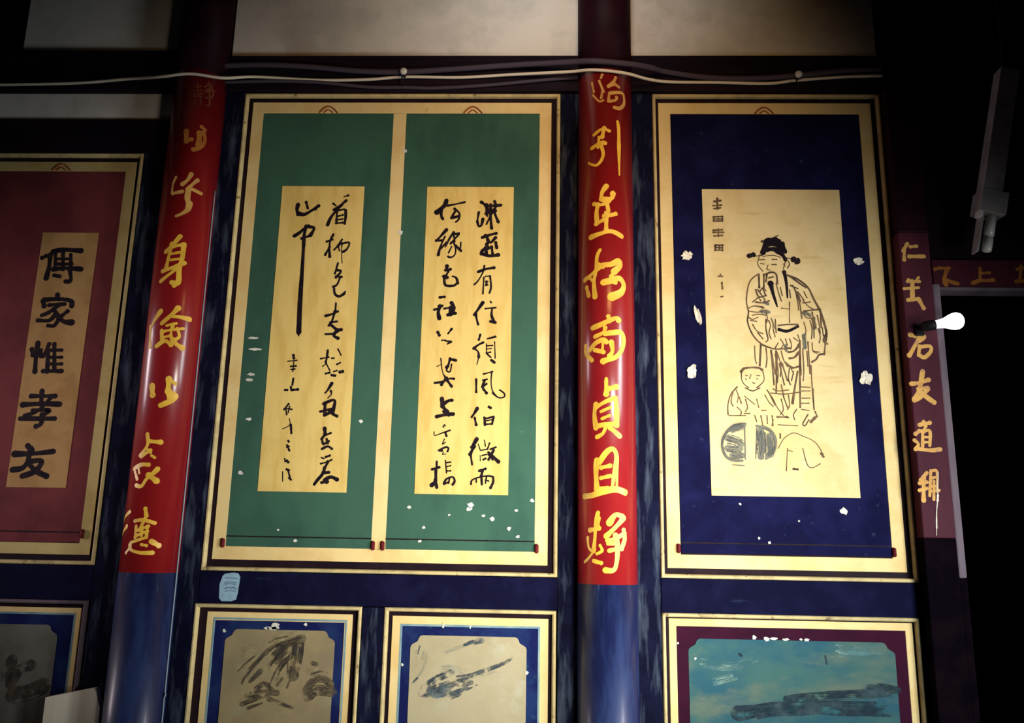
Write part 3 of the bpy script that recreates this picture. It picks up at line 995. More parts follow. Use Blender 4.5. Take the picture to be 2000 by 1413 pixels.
35 35 8915 20430 8932 20059 8852 19911;
35 35 8653 20278 8707 19909 8589 19723;
35 35 9177 19915 9059 19729 9085 19546;
35 35 9358 19917 9609 19884;
35 35 9798 20665 9790 20219;
35 35 9590 19553 9472 19368;
31 31 8195 20570 8326 20274 8425 20053;
31 31 8328 19535 8281 19314;
30 30 6957 20518 6871 20182 6937 19997;
30 30 7069 20594 7133 20371 7088 20147;
30 30 7383 20263 7444 19967 7365 19818;
31 31 7783 20268 7843 19972;
31 31 8081 20421 8214 20162 8352 20016;
30 30 7081 19962 7220 19816 7178 19668;
30 30 7685 19675 7748 19455;
30 30 8120 19681 8124 19387;
27 27 7414 21010 7449 20973;
27 27 7815 20997 7852 21016;
31 31 7663 20863 7736 20846''',
'pw': '''90 90 7347 19376 6911 19296 6572 18926 6487 18560 6618 18200 6900 18060 7187 18064;
226 226 6678 18854 7034 18750 7174 18643;
226 226 6665 18490 7132 18497;
226 226 6835 18239 7194 18245;
189 189 6833 19149 7272 19301;
265 265 7878 19127 7891 18617 7838 18218;
228 228 8158 18948 8170 18440 8090 18258;
99 99 7742 19308 8168 19168 8367 18806 8274 18369 8013 18149;
38 38 7739 19235 7655 18144;
38 38 7305 19229 7296 18102;
38 38 6823 17915 7251 17885;
117 117 8073 23534 8368 23498;
119 119 9629 23511 9845 23397;
95 95 9952 23320 10001 22897;
118 118 8200 23886 8346 23810;
118 118 9583 22662 9592 22165;
94 94 8900 22272 8925 22043''',
'm1': '''190 76 -7995 11752 -8338 11611 -8844 11300 -8977 11197;
304 266 -8157 11548 -8191 11048 -8224 10552;
153 153 -8565 11339 -8821 11001;
100 46 -8305 11645 -9031 11429 -9519 10920 -9837 10516 -9955 10250;
131 77 -9357 10659 -9680 10322;
77 77 -8766 11202 -9092 10863;
76 76 -8474 11075 -8692 10706;
116 116 -9450 10098 -9184 10268 -8886 10045;
152 152 -7767 10038 -7546 10370 -7238 10476 -6911 10286;
228 228 -7686 9877 -7351 10080 -6862 10059;
98 98 -7587 10962 -7444 10932;
154 154 -9714 9896 -9230 9972 -8741 9983;
116 54 -9898 9598 -9423 9772 -9082 9878;
100 46 -9005 9782 -8504 9631 -8147 9509;
77 39 -9677 9473 -9203 9647;
61 31 -8033 11785 -8520 11674 -8928 11465 -9189 11192;
53 31 -8096 11683 -8573 11439 -8831 11134 -9081 10731;
54 23 -8208 11280 -8610 11006 -8860 10604 -8974 10272;
46 23 -8303 11145 -8660 10740 -8769 10343;
46 23 -9265 11257 -9525 10986 -9784 10715;
46 23 -9542 11185 -9872 10912 -10130 10641;
38 19 -8530 11808 -8878 11733 -9151 11593;
46 23 -9581 10819 -9832 10450;
54 54 -8569 10479 -8759 10212;
46 46 -8292 10518 -8404 10154;
53 30 -7597 10599 -7323 10704 -7039 10644;
62 62 -9044 10271 -8961 10109;
45 45 -7088 10315 -6872 10222;
61 38 -7950 11619 -7957 11219 -8028 10754''',
'm1w': '''93 93 -9428 11521 -9838 11345 -10098 11073;
190 190 -9153 11627 -8527 11774 -8108 11850;
139 139 -10118 11306 -9564 11451;
116 116 -10289 10836 -9860 10780;
153 153 -8855 10538 -8549 10216;
114 114 -7778 10694 -7398 10768 -7052 10842''',
'm2': '''132 59 -1858 11816 -2136 11777 -2447 11654;
296 111 -3680 10165 -3413 10432 -3212 10600 -2802 10789;
185 185 -3816 10097 -3474 10202 -2858 10395;
125 44 -2993 10311 -2516 10517 -1969 10758 -1317 11002 -1008 11140 -700 11345;
111 111 -2581 10385 -2168 10460;
89 89 -2643 10156 -2302 10294;
148 148 -2845 10022 -2573 10125;
222 222 -3401 10106 -2989 10181;
52 22 -3685 10295 -3418 10562 -3146 10699;
59 22 -3537 10038 -3132 10308 -2654 10514 -2310 10587;
45 19 -3975 10582 -4141 10415;
52 22 -2658 10645 -2245 10719 -1833 10860;
74 30 -3210 10567 -2866 10640;
44 18 -2300 10229 -1959 10399;
59 59 -2064 11712 -1857 11783;
37 18 -3948 11606 -4007 11339;
44 19 -3396 9977 -2984 10051 -2508 10257''',
'm2w': '''74 74 -2447 11654 -3169 11357;
67 67 -3698 11478 -3749 11014 -3976 10615 -4174 10382;
52 52 -4047 11471 -4089 10809;
59 59 -3800 11410 -3859 11144;
148 148 -3222 10894 -2700 10873 -2315 10751;
74 74 -1829 10696 -1279 10872''',
'm3': '''155 233 8327 10179 9410 10300 10759 10395 11838 10483;
126 189 11041 10593 11447 10635 11974 10518;
309 309 6689 9693 8717 9932 11662 9937;
46 46 9688 11567 9714 11320;
60 60 6829 11570 6896 11519''',
'm3w': '''180 180 5521 11280 6473 11170 7436 11387;
233 233 10040 11770 10851 11722 11534 11802;
150 150 5910 10638 6733 10851''',
'm0': '''256 256 -17933 10070 -17711 10506 -17306 10682;
340 340 -17803 9677 -17188 9856 -16785 10030;
257 257 -18115 10331 -17974 10834''',
'vn': '''27 27 -10801 13721 -10404 13711;
23 23 -10805 13565 -10608 13583 -10409 13566;
23 23 -10800 13513 -10604 13527 -10404 13511;
35 35 -10768 13359 -10664 13402 -10572 13377 -10484 13399 -10390 13359;
27 27 -10760 13273 -10582 13294 -10401 13277''',
'ph': '''159 175 7734 25662 7887 25703;
201 241 9366 25535 9475 25476;
176 200 8249 25786 8337 26068 8440 26250;
177 177 8405 25908 8632 25930 8818 25871;
201 201 8433 26109 8643 26151 8829 26092;
226 226 8835 26213 8896 25912;
177 120 8779 25851 8961 25712 9064 25513;
145 145 8460 26291 8764 26313;
145 145 8983 26154 9061 25833;
197 39 8476 24595 8550 24203 8676 23715;
143 48 8995 25035 9055 24600 9064 24051;
118 94 8707 22845 9000 22790 9378 22967''',
}



def characters(key, put, m, parent, grow=1.0, shift=None, shaded=()):
    """one painted part for each written character"""
    for i, ch in enumerate(INK[key].split('|')):
        o = obj('written_character', strokes(ch, put, grow), shaded[i] if i < len(shaded) else m, parent)
        if shift:
            o.data.transform(shift)


def strokes(key, put, grow=1.0, hairs=0):
    """brush writing as painted ribbons: put(u, v, k) gives the point on the painted surface, k its tiny lift"""
    bm = new()
    for n, line in enumerate((INK[key] if key in INK else key).split(';')):
        q = [int(t) / 1e4 for t in line.split()]
        w0, w1 = q[0] * grow, q[1] * grow
        P = [Vector((q[i], q[i + 1])) for i in range(2, len(q), 2)]
        Q = []
        for i in range(len(P) - 1):
            p0 = P[max(i - 1, 0)]; p1 = P[i]; p2 = P[i + 1]; p3 = P[min(i + 2, len(P) - 1)]
            for k in range(5):
                t = k / 5
                Q.append(0.5 * ((2 * p1) + (p2 - p0) * t + (2 * p0 - 5 * p1 + 4 * p2 - p3) * t * t
                                + (3 * p1 - p0 - 3 * p2 + p3) * t ** 3))
        Q.append(P[-1])
        if hairs:                                   # a dry brush: the stroke breaks up into separate hairs
            rr = random.Random(n * 7 + len(Q)); base = Q
            for h in range(hairs):
                off = (h + 0.5) / hairs - 0.5 + rr.uniform(-.06, .06)
                i0 = int(rr.uniform(0, .22) * len(base)); i1 = len(base) - int(rr.uniform(0, .3) * len(base))
                Hq = []
                for i in range(i0, max(i1, i0 + 3)):
                    i = min(i, len(base) - 1)
                    d = base[min(i + 1, len(base) - 1)] - base[max(i - 1, 0)]
                    d = d.normalized() if d.length > 1e-7 else Vector((1, 0))
                    w = (w0 + (w1 - w0) * i / (len(base) - 1)) * 1.25
                    Hq.append(base[i] + Vector((-d.y, d.x)) * w * (off + rr.uniform(-.05, .05)))
                ww = max(w0, w1) / hairs * rr.uniform(.7, 1.5)
                lay(bm, put, Hq, ww, ww * rr.uniform(.3, .9), n + h)
            continue
        lay(bm, put, Q, w0, w1, n)
    return bm


def lay(bm, put, Q, w0, w1, n):
        N = len(Q); lift = (n % 12) * 1.5e-5
        left, right = [], []
        for i, p in enumerate(Q):
            d = Q[min(i + 1, N - 1)] - Q[max(i - 1, 0)]
            if d.length < 1e-7:
                d = Vector((1, 0))
            d.normalize(); nn = Vector((-d.y, d.x))
            t = i / (N - 1)
            w = (w0 + (w1 - w0) * t) * (1 - 0.16 * math.sin(math.pi * t) + 0.10 * math.sin(7 * t + n)) * 0.5
            left.append(p + nn * w); right.append(p - nn * w)
        d0 = (Q[1] - Q[0]).normalized(); d1 = (Q[-1] - Q[-2]).normalized()

        def cap(c, d, w, s):
            a0 = math.atan2(d.y, d.x)
            return [c + Vector((math.cos(a0 + s * a), math.sin(a0 + s * a))) * w * 0.5
                    for a in (math.radians(60), math.radians(30), 0, math.radians(-30), math.radians(-60))]
        V = [bm.verts.new(put(p.x, p.y, lift)) for p in left]
        W = [bm.verts.new(put(p.x, p.y, lift)) for p in right]
        for i in range(N - 1):
            bm.faces.new((V[i], W[i], W[i + 1], V[i + 1]))
        e = [bm.verts.new(put(p.x, p.y, lift)) for p in cap(Q[-1], d1, w1, 1)]
        bm.faces.new([V[-1], W[-1]] + e[::-1])
        s = [bm.verts.new(put(p.x, p.y, lift)) for p in cap(Q[0], -d0, w0, 1)]
        bm.faces.new([W[0], V[0]] + s[::-1])


def flat(y):
    return lambda u, v, k: Vector((u, y - k, v))


def onto(cx, cy, r):
    return lambda u, v, k: Vector((cx + (r + 0.0006 + k) * math.sin(u / r), cy - (r + 0.0006 + k) * math.cos(u / r), v))


def blob(bm, x, z, rx, rz, y0, y1, rnd, n=11):
    pts = []
    for k in range(n):
        a = 2 * math.pi * k / n
        q = rnd.uniform(0.6, 1.15)
        pts.append((x + rx * q * math.cos(a), z + rz * q * math.sin(a)))
    return poly(bm, pts, y0, y1)


# ------------------------------------------------------------------ structure
struct('floor', box(new(), -3.1, 2.9, -4.6, 1.7, -0.12, 0.0), 'stone')
struct('ceiling', box(new(), -3.1, 2.9, -1.2, 1.7, 4.15, 4.25), 'roof')
b = new()
box(b, -3.0, 1.43, 0.012, 0.11, 0.0, 4.15)
box(b, 1.43, 2.8, 0.012, 0.11, 2.56, 4.15)
box(b, 2.45, 2.8, 0.012, 0.11, 0.0, 2.56)
struct('wall_back', b, 'dark')
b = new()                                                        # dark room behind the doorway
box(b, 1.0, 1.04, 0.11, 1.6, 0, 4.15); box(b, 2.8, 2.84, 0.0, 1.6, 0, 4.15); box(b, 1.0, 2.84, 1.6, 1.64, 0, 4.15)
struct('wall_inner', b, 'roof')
b = new()                                                        # left side wall with its window opening
box(b, -3.08, -3.0, -1.2, 0.11, 0.0, 1.25); box(b, -3.08, -3.0, -1.2, 0.11, 2.45, 4.15)
box(b, -3.08, -3.0, -1.2, -0.80, 1.25, 2.45); box(b, -3.08, -3.0, -0.20, 0.11, 1.25, 2.45)
struct('wall_left', b, 'sidewall')
# white plaster fields above the long beam and above the left panel
for i, (x0, x1, z0, z1) in enumerate([(-2.10, -1.44, 3.40, 4.15), (-1.243, 0.139, 3.376, 4.15), (0.343, 1.30, 3.376, 4.15),
                                      (-2.60, -1.44, 3.108, 3.226)]):
    struct(('wall_upper_left', 'wall_upper_middle', 'wall_upper_right', 'wall_side_band')[i], box(new(), x0, x1, -0.004, 0.012, z0, z1, 0.002), 'plaster')
NT = [0]


def trim(x0, x1, y0, y1, z0, z1, m, bev=0.003):
    NT[0] += 1
    return struct('trim_%d' % NT[0], box(new(), x0, x1, y0, y1, z0, z1, bev), m)


# long beam over the panels, interrupted by the pillars
trim(-2.99, -1.42, -0.034, 0.012, 3.226, 3.400, 'beam')
trim(-1.262, 0.159, -0.034, 0.012, 3.224, 3.376, 'beam')
trim(0.323, 1.31, -0.034, 0.012, 3.224, 3.376, 'beam')
trim(-2.99, -1.42, -0.020, 0.012, 2.968, 3.108, 'beam')           # lower lintel of the left bay
# upright boards beside the pillars and panels
trim(-1.545, -1.420, -0.014, 0.012, 0.0, 2.967, 'navy')
trim(-1.264, -1.172, -0.014, 0.012, 0.0, 3.223, 'navy')
trim(0.072, 0.160, -0.014, 0.012, 0.0, 3.223, 'navy')
trim(0.322, 0.423, -0.014, 0.012, 0.0, 3.223, 'navy')
trim(-0.596, -0.522, -0.014, 0.012, 0.28, 1.284, 'navy')
trim(-2.99, -2.195, -0.014, 0.012, 0.0, 2.967, 'navy')
# rails between the upper and lower panels and at the foot
trim(-2.195, -1.546, -0.014, 0.012, 1.287, 1.404, 'rail')
trim(-1.171, 0.071, -0.014, 0.012, 1.286, 1.394, 'rail')
trim(0.424, 1.296, -0.014, 0.012, 1.287, 1.400, 'rail')
trim(-2.195, -1.546, -0.014, 0.012, 0.0, 0.279, 'rail')
trim(-1.171, 0.071, -0.014, 0.012, 0.0, 0.279, 'rail')
trim(0.424, 1.296, -0.014, 0.012, 0.0, 0.279, 'rail')

LINE = [(0.0, 0.006), (0.0, -0.013), (0.003, -0.017), (0.008, -0.0175), (0.012, -0.014), (0.014, -0.002), (0.014, 0.006)]


def border(bm, x0, x1, z0, z1, w, y=-0.003):
    return ring(bm, x0, x1, z0, z1, [(0, 0.004), (0, y + 0.001), (0.001, y), (w - 0.001, y), (w, y + 0.001), (w, 0.004)])


def panel(label, x0, x1, z0, z1, name='painted_panel', group='tall painted wall panels', m='dark', line='gold'):
    t = thing(name, label, 'panel', group)
    obj('backing_board', box(new(), x0 + .002, x1 - .002, 0.0, 0.0119, z0 + .002, z1 - .002), m, t)
    obj('outer_moulding', ring(new(), x0, x1, z0, z1, LINE), line, t)
    return t


def scroll(t, x0, x1, z0, z1, m, knob_z, cord=None):
    s = obj('painted_scroll', box(new(), x0, x1, -0.0030, -0.0005, z0, z1, 0.0006), m, t)
    bm = box(new(), x0, x1, -0.0036, -0.0029, z0 + 0.033, z0 + 0.0375)
    obj('roller_line', bm, 'ink', s)
    for x in (x0 - 0.009, x1 + 0.007):
        obj('roller_knob', lathe(new(), [(0, .003), (.004, .007), (.028, .007), (.032, .003)],
                                 (x, -0.006, knob_z - 0.016), (0, 0, 1), 12), 'knob', s, True)
    xc = (x0 + x1) / 2
    bm = tube(new(), [(xc - 0.036, -0.005, z1 + 0.003), (xc - 0.018, -0.006, z1 + 0.022), (xc, -0.006, z1 + 0.030),
                      (xc + 0.018, -0.006, z1 + 0.022), (xc + 0.036, -0.005, z1 + 0.003)], 0.0026, 6)
    tube(bm, [(xc - 0.018, -0.005, z1 + 0.003), (xc, -0.006, z1 + 0.016), (xc + 0.018, -0.005, z1 + 0.003)], 0.002, 6)
    obj('hanging_cord', bm, 'cord', s)
    return s


# ------------------------------------------------------------------ tall panels
# middle bay: two green scrolls side by side
p = panel('wide cream-bordered panel with two green painted scrolls, between the two round pillars', -1.170, 0.070, 1.396, 3.222)
bm = border(new(), -1.139, 0.036, 1.434, 3.190, 0.046)
obj('cream_border', bm, 'cream', p)
obj('cream_divider', box(new(), -0.580, -0.530, -0.003, -0.0005, 1.478, 3.142), 'cream', p)
for (x0, x1, px0, px1, keys) in ((-1.094, -0.580, -0.996, -0.678, ('sl1', 'sl2')), (-0.530, -0.009, -0.436, -0.105, ('sr1', 'sr2'))):
    s = scroll(p, x0, x1, 1.479, 3.141, 'green', 1.490)
    obj('paper', box(new(), px0, px1, -0.0046, -0.003, 1.672, 2.836, 0.0004), 'paper', s)
    for k in keys:
        characters(k, flat(-0.0050), 'ink', s, 1.22)
rnd = random.Random(5)
for x, z, r in [(-0.530, 2.984, .009), (-0.531, 2.650, .012), (-0.236, 1.637, .013), (-0.240, 1.622, .010), (-0.158, 1.590, .011),
                (-0.452, 1.625, .008), (-0.397, 1.556, .007), (-0.020, 1.655, .008), (-0.100, 1.557, .009), (-0.068, 1.530, .007),
                (-0.409, 1.508, .007), (-0.640, 1.927, .008), (-1.062, 1.735, .010), (-0.848, 1.502, .007), (-0.912, 1.538, .005),
                (-0.075, 1.62, .006), (-0.19, 1.60, .006), (-0.31, 1.60, .005)]:
    obj('paint_chip', blob(new(), x, z, r, r * .8, -0.0029, -0.0042, rnd), 'chip', p)
for x, z, w in [(-1.060, 2.232, .024), (-1.045, 2.190, .030), (-1.055, 2.095, .018), (-1.062, 2.075, .014), (-1.05, 1.93, .012)]:
    obj('paint_chip', blob(new(), x, z, w, .006, -0.0029, -0.0042, rnd), 'chip', p)

# right bay: navy scroll with the ink drawing
p = panel('cream-bordered panel with a navy scroll and an ink drawing of a robed figure', 0.425, 1.295, 1.401, 3.222)
obj('cream_border', border(new(), 0.449, 1.262, 1.434, 3.190, 0.046), 'cream', p)
s = scroll(p, 0.497, 1.215, 1.485, 3.140, 'blue', 1.500)
obj('paper', box(new(), 0.607, 1.121, -0.0046, -0.003, 1.683, 2.831, 0.0004), 'paper_pale', s)
d = obj('ink_wash', strokes('pw', flat(-0.0049), 1.15, 10), 'wash', s)
obj('ink_wash', strokes('pw', flat(-0.0048), 0.95), 'wash_pale', s)
obj('ink_drawing', strokes('pd', flat(-0.0053), 1.2), 'thin_ink', s)
obj('dark_ink_accents', strokes('ph', flat(-0.0056), 1.15), 'ink', s)
characters('pi', flat(-0.0053), 'thin_ink', s, 1.15)
for x, z, r in [(1.062, 1.637, .014), (0.800, 1.525, .006), (0.705, 1.655, .005), (0.905, 1.60, .004), (0.765, 1.54, .005)]:
    obj('paint_chip', blob(new(), x, z, r, r * .9, -0.0029, -0.0042, rnd), 'chip', p)

# left bay: maroon scroll
p = panel('maroon scroll panel with five bold black characters, left of the pillars', -2.193, -1.548, 1.406, 2.965, line='gold')
obj('cream_border', border(new(), -2.165, -1.576, 1.440, 2.934, 0.040), 'cream_shade', p)
s = scroll(p, -2.124, -1.615, 1.482, 2.893, 'red', 1.512)
obj('paper', box(new(), -1.908, -1.690, -0.0046, -0.003, 1.672, 2.640, 0.0004), 'paper_red', s)
characters('rp', flat(-0.0050), 'ink', s, 1.12)


# ------------------------------------------------------------------ lower panels
def notched(x0, x1, z0, z1, k=0.030, r=0.009):
    """rectangle with stepped, softened corners"""
    pts = []
    for (cx, cz, sx, sz) in ((x0, z0, 1, 1), (x1, z0, -1, 1), (x1, z1, -1, -1), (x0, z1, 1, -1)):
        def arc(ax, az, a0, a1):
            return [(ax + r * math.cos(math.radians(a0 + (a1 - a0) * i / 4)), az + r * math.sin(math.radians(a0 + (a1 - a0) * i / 4)))
                    for i in range(5)]
        local = [(0.0, k)]
        local += [(r - r * math.cos(math.radians(90 * i / 4)), k - 0 - r + r * math.sin(math.radians(90 * i / 4)) - 0) for i in ()]
        # coordinates measured inwards from the corner
        local = [(0, k + .010), (.003, k + .002), (.012, k - .004), (k - .010, k - .008), (k - .005, k - .013), (k - .004, .012),
                 (k + .002, .003), (k + .010, 0)]
        q = [(cx + sx * a, cz + sz * b) for a, b in local]
        if sx * sz < 0:
            q = q[::-1]
        pts += q
    return pts


SOLID = {'m1': 'rockmid', 'm2': 'hillmid', 'm3': 'tealdark', 'm0': 'rock'}


def low(label, o, c, bl, pp, mb, mp, keys, line='gold'):
    """o, c, bl, pp = (x0, x1, top) of moulding, cream border, dark border, painting"""
    t = thing('lower_panel', label, 'panel', 'low painted landscape panels')
    z = 0.285
    obj('backing_board', box(new(), o[0] + .002, o[1] - .002, 0.0, 0.0119, z + .002, o[2] - .002), 'dark', t)
    obj('outer_moulding', ring(new(), o[0], o[1], z, o[2], LINE), line, t)
    obj('cream_border', border(new(), c[0], c[1], z + .026, c[2], bl[0] - c[0] + .004), 'cream', t)
    f = obj('dark_border', box(new(), bl[0], bl[1], -0.002, -0.0005, z + .05, bl[2]), mb, t)
    if mb == 'bluegrey':
        obj('pale_edge', border(new(), bl[0] - .002, bl[1] + .002, z + .048, bl[2] + .002, 0.008, -0.0034), 'teal', f)
    a = obj('landscape', poly(new(), notched(pp[0], pp[1], z + .08, pp[2]), -0.002, -0.0036), mp, t)
    for k, m, y in keys:
        obj('brushwork', strokes(k, flat(y), 1.3, 8), m, a)
        if k in SOLID:
            obj('pale_wash', strokes(k, flat(-0.0039), 1.5), SOLID[k], a)
    return t


low('low landscape panel with dark rocks on tan, under the left green scroll', (-1.178, -0.598, 1.285), (-1.136, -0.630, 1.258),
    (-1.112, -0.650, 1.238), (-1.066, -0.687, 1.202), 'bluegrey', 'art_tan',
    [('m1w', 'rockpale', -.0040), ('m1', 'rock', -.0043)])
low('low landscape panel with blue-grey hills on cream, under the right green scroll', (-0.520, 0.067, 1.285), (-0.493, 0.041, 1.257),
    (-0.464, 0.012, 1.230), (-0.427, -0.032, 1.195), 'bluegrey', 'art_pale',
    [('m2w', 'hillpale', -.0040), ('m2', 'hill', -.0043)])
low('low panel with a teal landscape and maroon border, right of the middle pillar', (0.425, 1.285, 1.286), (0.449, 1.264, 1.268),
    (0.470, 1.240, 1.249), (0.513, 1.200, 1.204), 'maroon', 'art_teal',
    [('m3w', 'tealpale', -.0040), ('m3', 'tealdark', -.0043)])
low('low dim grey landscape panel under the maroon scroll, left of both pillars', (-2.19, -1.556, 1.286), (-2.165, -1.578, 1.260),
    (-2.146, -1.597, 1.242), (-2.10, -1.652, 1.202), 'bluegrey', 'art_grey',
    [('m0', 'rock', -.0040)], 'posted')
lows = [o for o in C.objects if o.name.startswith('lower_panel')]
for t, L in ((lows[0], [(-0.895, 1.214, .016, .013), (-0.905, 1.207, .022, .006), (-0.792, 1.222, .006, .006), (-1.072, 1.195, .006, .006),
                        (-0.925, 1.207, .012, .005)]),
             (lows[1], [(-0.452, 1.098, .005, .006), (-0.030, 1.082, .006, .007), (-0.318, 1.228, .004, .010), (-0.225, 1.226, .003, .008)]),
             (lows[2], [(0.735, 1.212, .009, .007), (0.775, 1.208, .011, .008), (0.80, 1.208, .014, .006), (0.84, 1.207, .012, .005),
                        (0.89, 1.208, .008, .004), (0.91, 1.207, .010, .005), (0.535, 1.14, .005, .005), (0.478, 1.188, .004, .004)])):
    for x, z, rx, rz in L:
        obj('paint_chip', blob(new(), x, z, rx, rz, -0.0019, -0.0048, rnd), 'chip', t)

# ------------------------------------------------------------------ round pillars
for (cx, r, zr, key, lab) in ((-1.342, 0.098, 1.387, 'pl', 'round red pillar with gold characters and blue foot, left of the green scrolls'),
                              (0.241, 0.102, 1.379, 'pc', 'round red pillar with gold characters and blue foot, between green and navy scrolls')):
    t = thing('pillar', lab, 'pillar', 'round painted pillars'); t.location = (cx, -0.03, 0)
    inv = Matrix.Translation((-cx, 0.03, 0))
    for nm, bm, m in (('red_shaft', cyl(new(), cx, -0.03, r, zr, 3.262), 'redl'), ('blue_foot', cyl(new(), cx, -0.03, r, 0.0, zr), 'bluel'),
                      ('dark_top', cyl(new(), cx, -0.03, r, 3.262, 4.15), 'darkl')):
        o = obj(nm, bm, m, t, True); o.data.transform(inv)
        for pl in o.data.polygons:
            if len(pl.vertices) > 4:
                pl.use_smooth = False
    characters(key, onto(cx, -0.03, r), 'leaf', t, 1.06, inv, ('leaf_shade', 'leaf_dim', 'leaf_dull') if key == 'pl' else ('leaf_dull',))  # topmost characters darker: shade under the beam put into their colour

# ------------------------------------------------------------------ doorway at the right
t = thing('door_frame', 'dark maroon doorway frame with faded gold characters beside the portrait panel', 'door frame')
o = obj('post', box(new(), 1.2975, 1.407, -0.066, 0.0115, 1.55, 2.64, 0.004), 'postred', t)
obj('post_foot', box(new(), 1.2975, 1.407, -0.066, 0.0115, 0.0, 1.5499, 0.004), 'nearblack', t)
obj('post_head', box(new(), 1.2975, 1.407, -0.066, 0.0115, 2.6401, 3.22, 0.004), 'darkl', t)  # darker than the post below: its fade into shade put into colour
characters('po', flat(-0.0666), 'leaf_dull', o, 1.1)
obj('paint_drip', strokes('dr', flat(-0.0676)), 'tape', o)
obj('edge_strip', box(new(), 1.4075, 1.436, -0.058, 0.0115, 1.42, 2.448, 0.006), 'posted', t)  # lighter grey than the post: the lit bevel put into its colour
obj('edge_foot', box(new(), 1.4075, 1.436, -0.058, 0.0115, 0.0, 1.4199, 0.006), 'nearblack', t)
o = obj('lintel', box(new(), 1.4365, 2.45, -0.010, 0.060, 2.449, 2.556, 0.003), 'postred', t)
characters('li', flat(-0.0106), 'leaf_dim', o)  # lintel gold darkened, the shade there is put into its colour
obj('lintel_bead', box(new(), 1.4365, 2.45, -0.016, 0.060, 2.4375, 2.4488, 0.002), 'posted', t)  # grey bead carries the lit line under the lintel in its colour
obj('far_post', box(new(), 2.451, 2.56, -0.010, 0.0118, 0.0, 3.20, 0.004), 'postred', t)

# bare bulb in a dark holder on the door post
t = thing('light_bulb', 'glowing white light bulb sticking out sideways from the doorway post', 'light bulb')
ax = Vector((1.0, -0.10, 0.17)).normalized(); o0 = Vector((1.363, -0.118, 2.276))
obj('glass_bulb', lathe(new(), [(0.012, .014), (.030, .0155), (.038, .0165), (.050, .020), (.064, .0262), (.078, .0300), (.090, .0295),
                                (.100, .0245), (.106, .016), (.109, .006)], o0, ax, 24), 'bulb', t, True)
obj('socket', lathe(new(), [(-.030, .010), (-.026, .017), (.008, .019), (.0118, .0175)], o0, ax, 20), 'black', t, True)
bm = box(new(), 1.328, 1.358, -0.076, -0.0665, 2.250, 2.295, 0.002)
box(bm, 1.336, 1.350, -0.126, -0.075, 2.266, 2.280, 0.002)
obj('bracket', bm, 'black', t)

# tilted fluorescent batten hanging at the right
t = thing('fluorescent_lamp', 'unlit grey fluorescent batten lamp hanging tilted above the dark doorway', 'lamp')
a = Vector((1.574, -0.12, 2.550)); bt = Vector((1.742, -0.12, 3.270)); dv = (bt - a).normalized(); pv = Vector((dv.z, 0, -dv.x))


def along(bm, s0, s1, w0, w1, y0, y1, bev=0.002, w2=None, w3=None):
    w2 = w0 if w2 is None else w2; w3 = w1 if w3 is None else w3
    pts = [a + dv * s0 + pv * w0, a + dv * s0 + pv * w1, a + dv * s1 + pv * w3, a + dv * s1 + pv * w2]
    return poly(bm, [(q.x, q.z) for q in pts], y1, y0)


obj('batten', along(new(), 0.235, 0.74, -0.034, 0.034, -0.115, -0.060), 'steel', t)
obj('end_housing', along(new(), 0.150, 0.234, -0.042, 0.050, -0.130, -0.055), 'steel', t)
q0 = a + dv * 0.012; q1 = a + dv * 0.149
obj('tube', lathe(new(), [(0.012, .010), (.016, .0165), (.064, .0175), (.066, .012), (.072, .012), (.074, .0175), (.149, .0175)],
                  a + pv * 0.018 + Vector((0, .03, 0)), dv, 18), 'tubeglass', t, True)
obj('tube_holder', along(new(), 0.0, 0.149, -0.024, -0.016, -0.110, -0.070), 'steel', t)
obj('lamp_clip', along(new(), 0.130, 0.1495, -0.040, -0.0245, -0.120, -0.090), 'porcelain', t)
obj('hanging_rod', tube(new(), [a + dv * 0.70 + Vector((0, .035, 0)), Vector((1.745, -0.085, 4.148))], 0.005, 8), 'iron', t)

# ------------------------------------------------------------------ cables along the beam
def cable(name, pts, r, m, lab):
    return tag(obj(name, tube(new(), pts, r, 8, 8), m, None, True), lab, 'cable', 'cables along the beam')


cable('electric_cable', [(-2.30, -0.042, 3.240), (-1.86, -0.042, 3.249), (-1.627, -0.06, 3.257), (-1.46, -0.125, 3.228), (-1.342, -0.136, 3.234),
                         (-1.225, -0.110, 3.232), (-1.12, -0.05, 3.273), (-0.877, -0.045, 3.262), (-0.677, -0.045, 3.265), (-0.537, -0.045, 3.276),
                         (-0.317, -0.045, 3.274), (-0.119, -0.05, 3.283), (0.10, -0.095, 3.268), (0.192, -0.137, 3.250), (0.307, -0.137, 3.237),
                         (0.40, -0.09, 3.240), (0.494, -0.045, 3.255), (0.668, -0.045, 3.253), (0.862, -0.045, 3.249), (0.972, -0.045, 3.262),
                         (1.155, -0.045, 3.277), (1.30, -0.040, 3.285)], 0.0058, 'white_cable',
      'thin white cable sagging across both pillars just under the beam')
cable('electric_cable', [(-1.252, -0.048, 3.322), (-1.10, -0.050, 3.325), (-0.922, -0.052, 3.316), (-0.719, -0.052, 3.297), (-0.537, -0.054, 3.292), (-0.318, -0.052, 3.307),
                         (-0.119, -0.058, 3.318), (0.10, -0.105, 3.302), (0.192, -0.151, 3.278), (0.322, -0.151, 3.266), (0.41, -0.11, 3.275),
                         (0.474, -0.056, 3.291), (0.63, -0.052, 3.270), (0.80, -0.052, 3.266), (0.97, -0.054, 3.277), (1.15, -0.050, 3.30),
                         (1.30, -0.046, 3.31)], 0.0105, 'dark_cable', 'thick dark grey cable running above the white cable over the middle pillar')
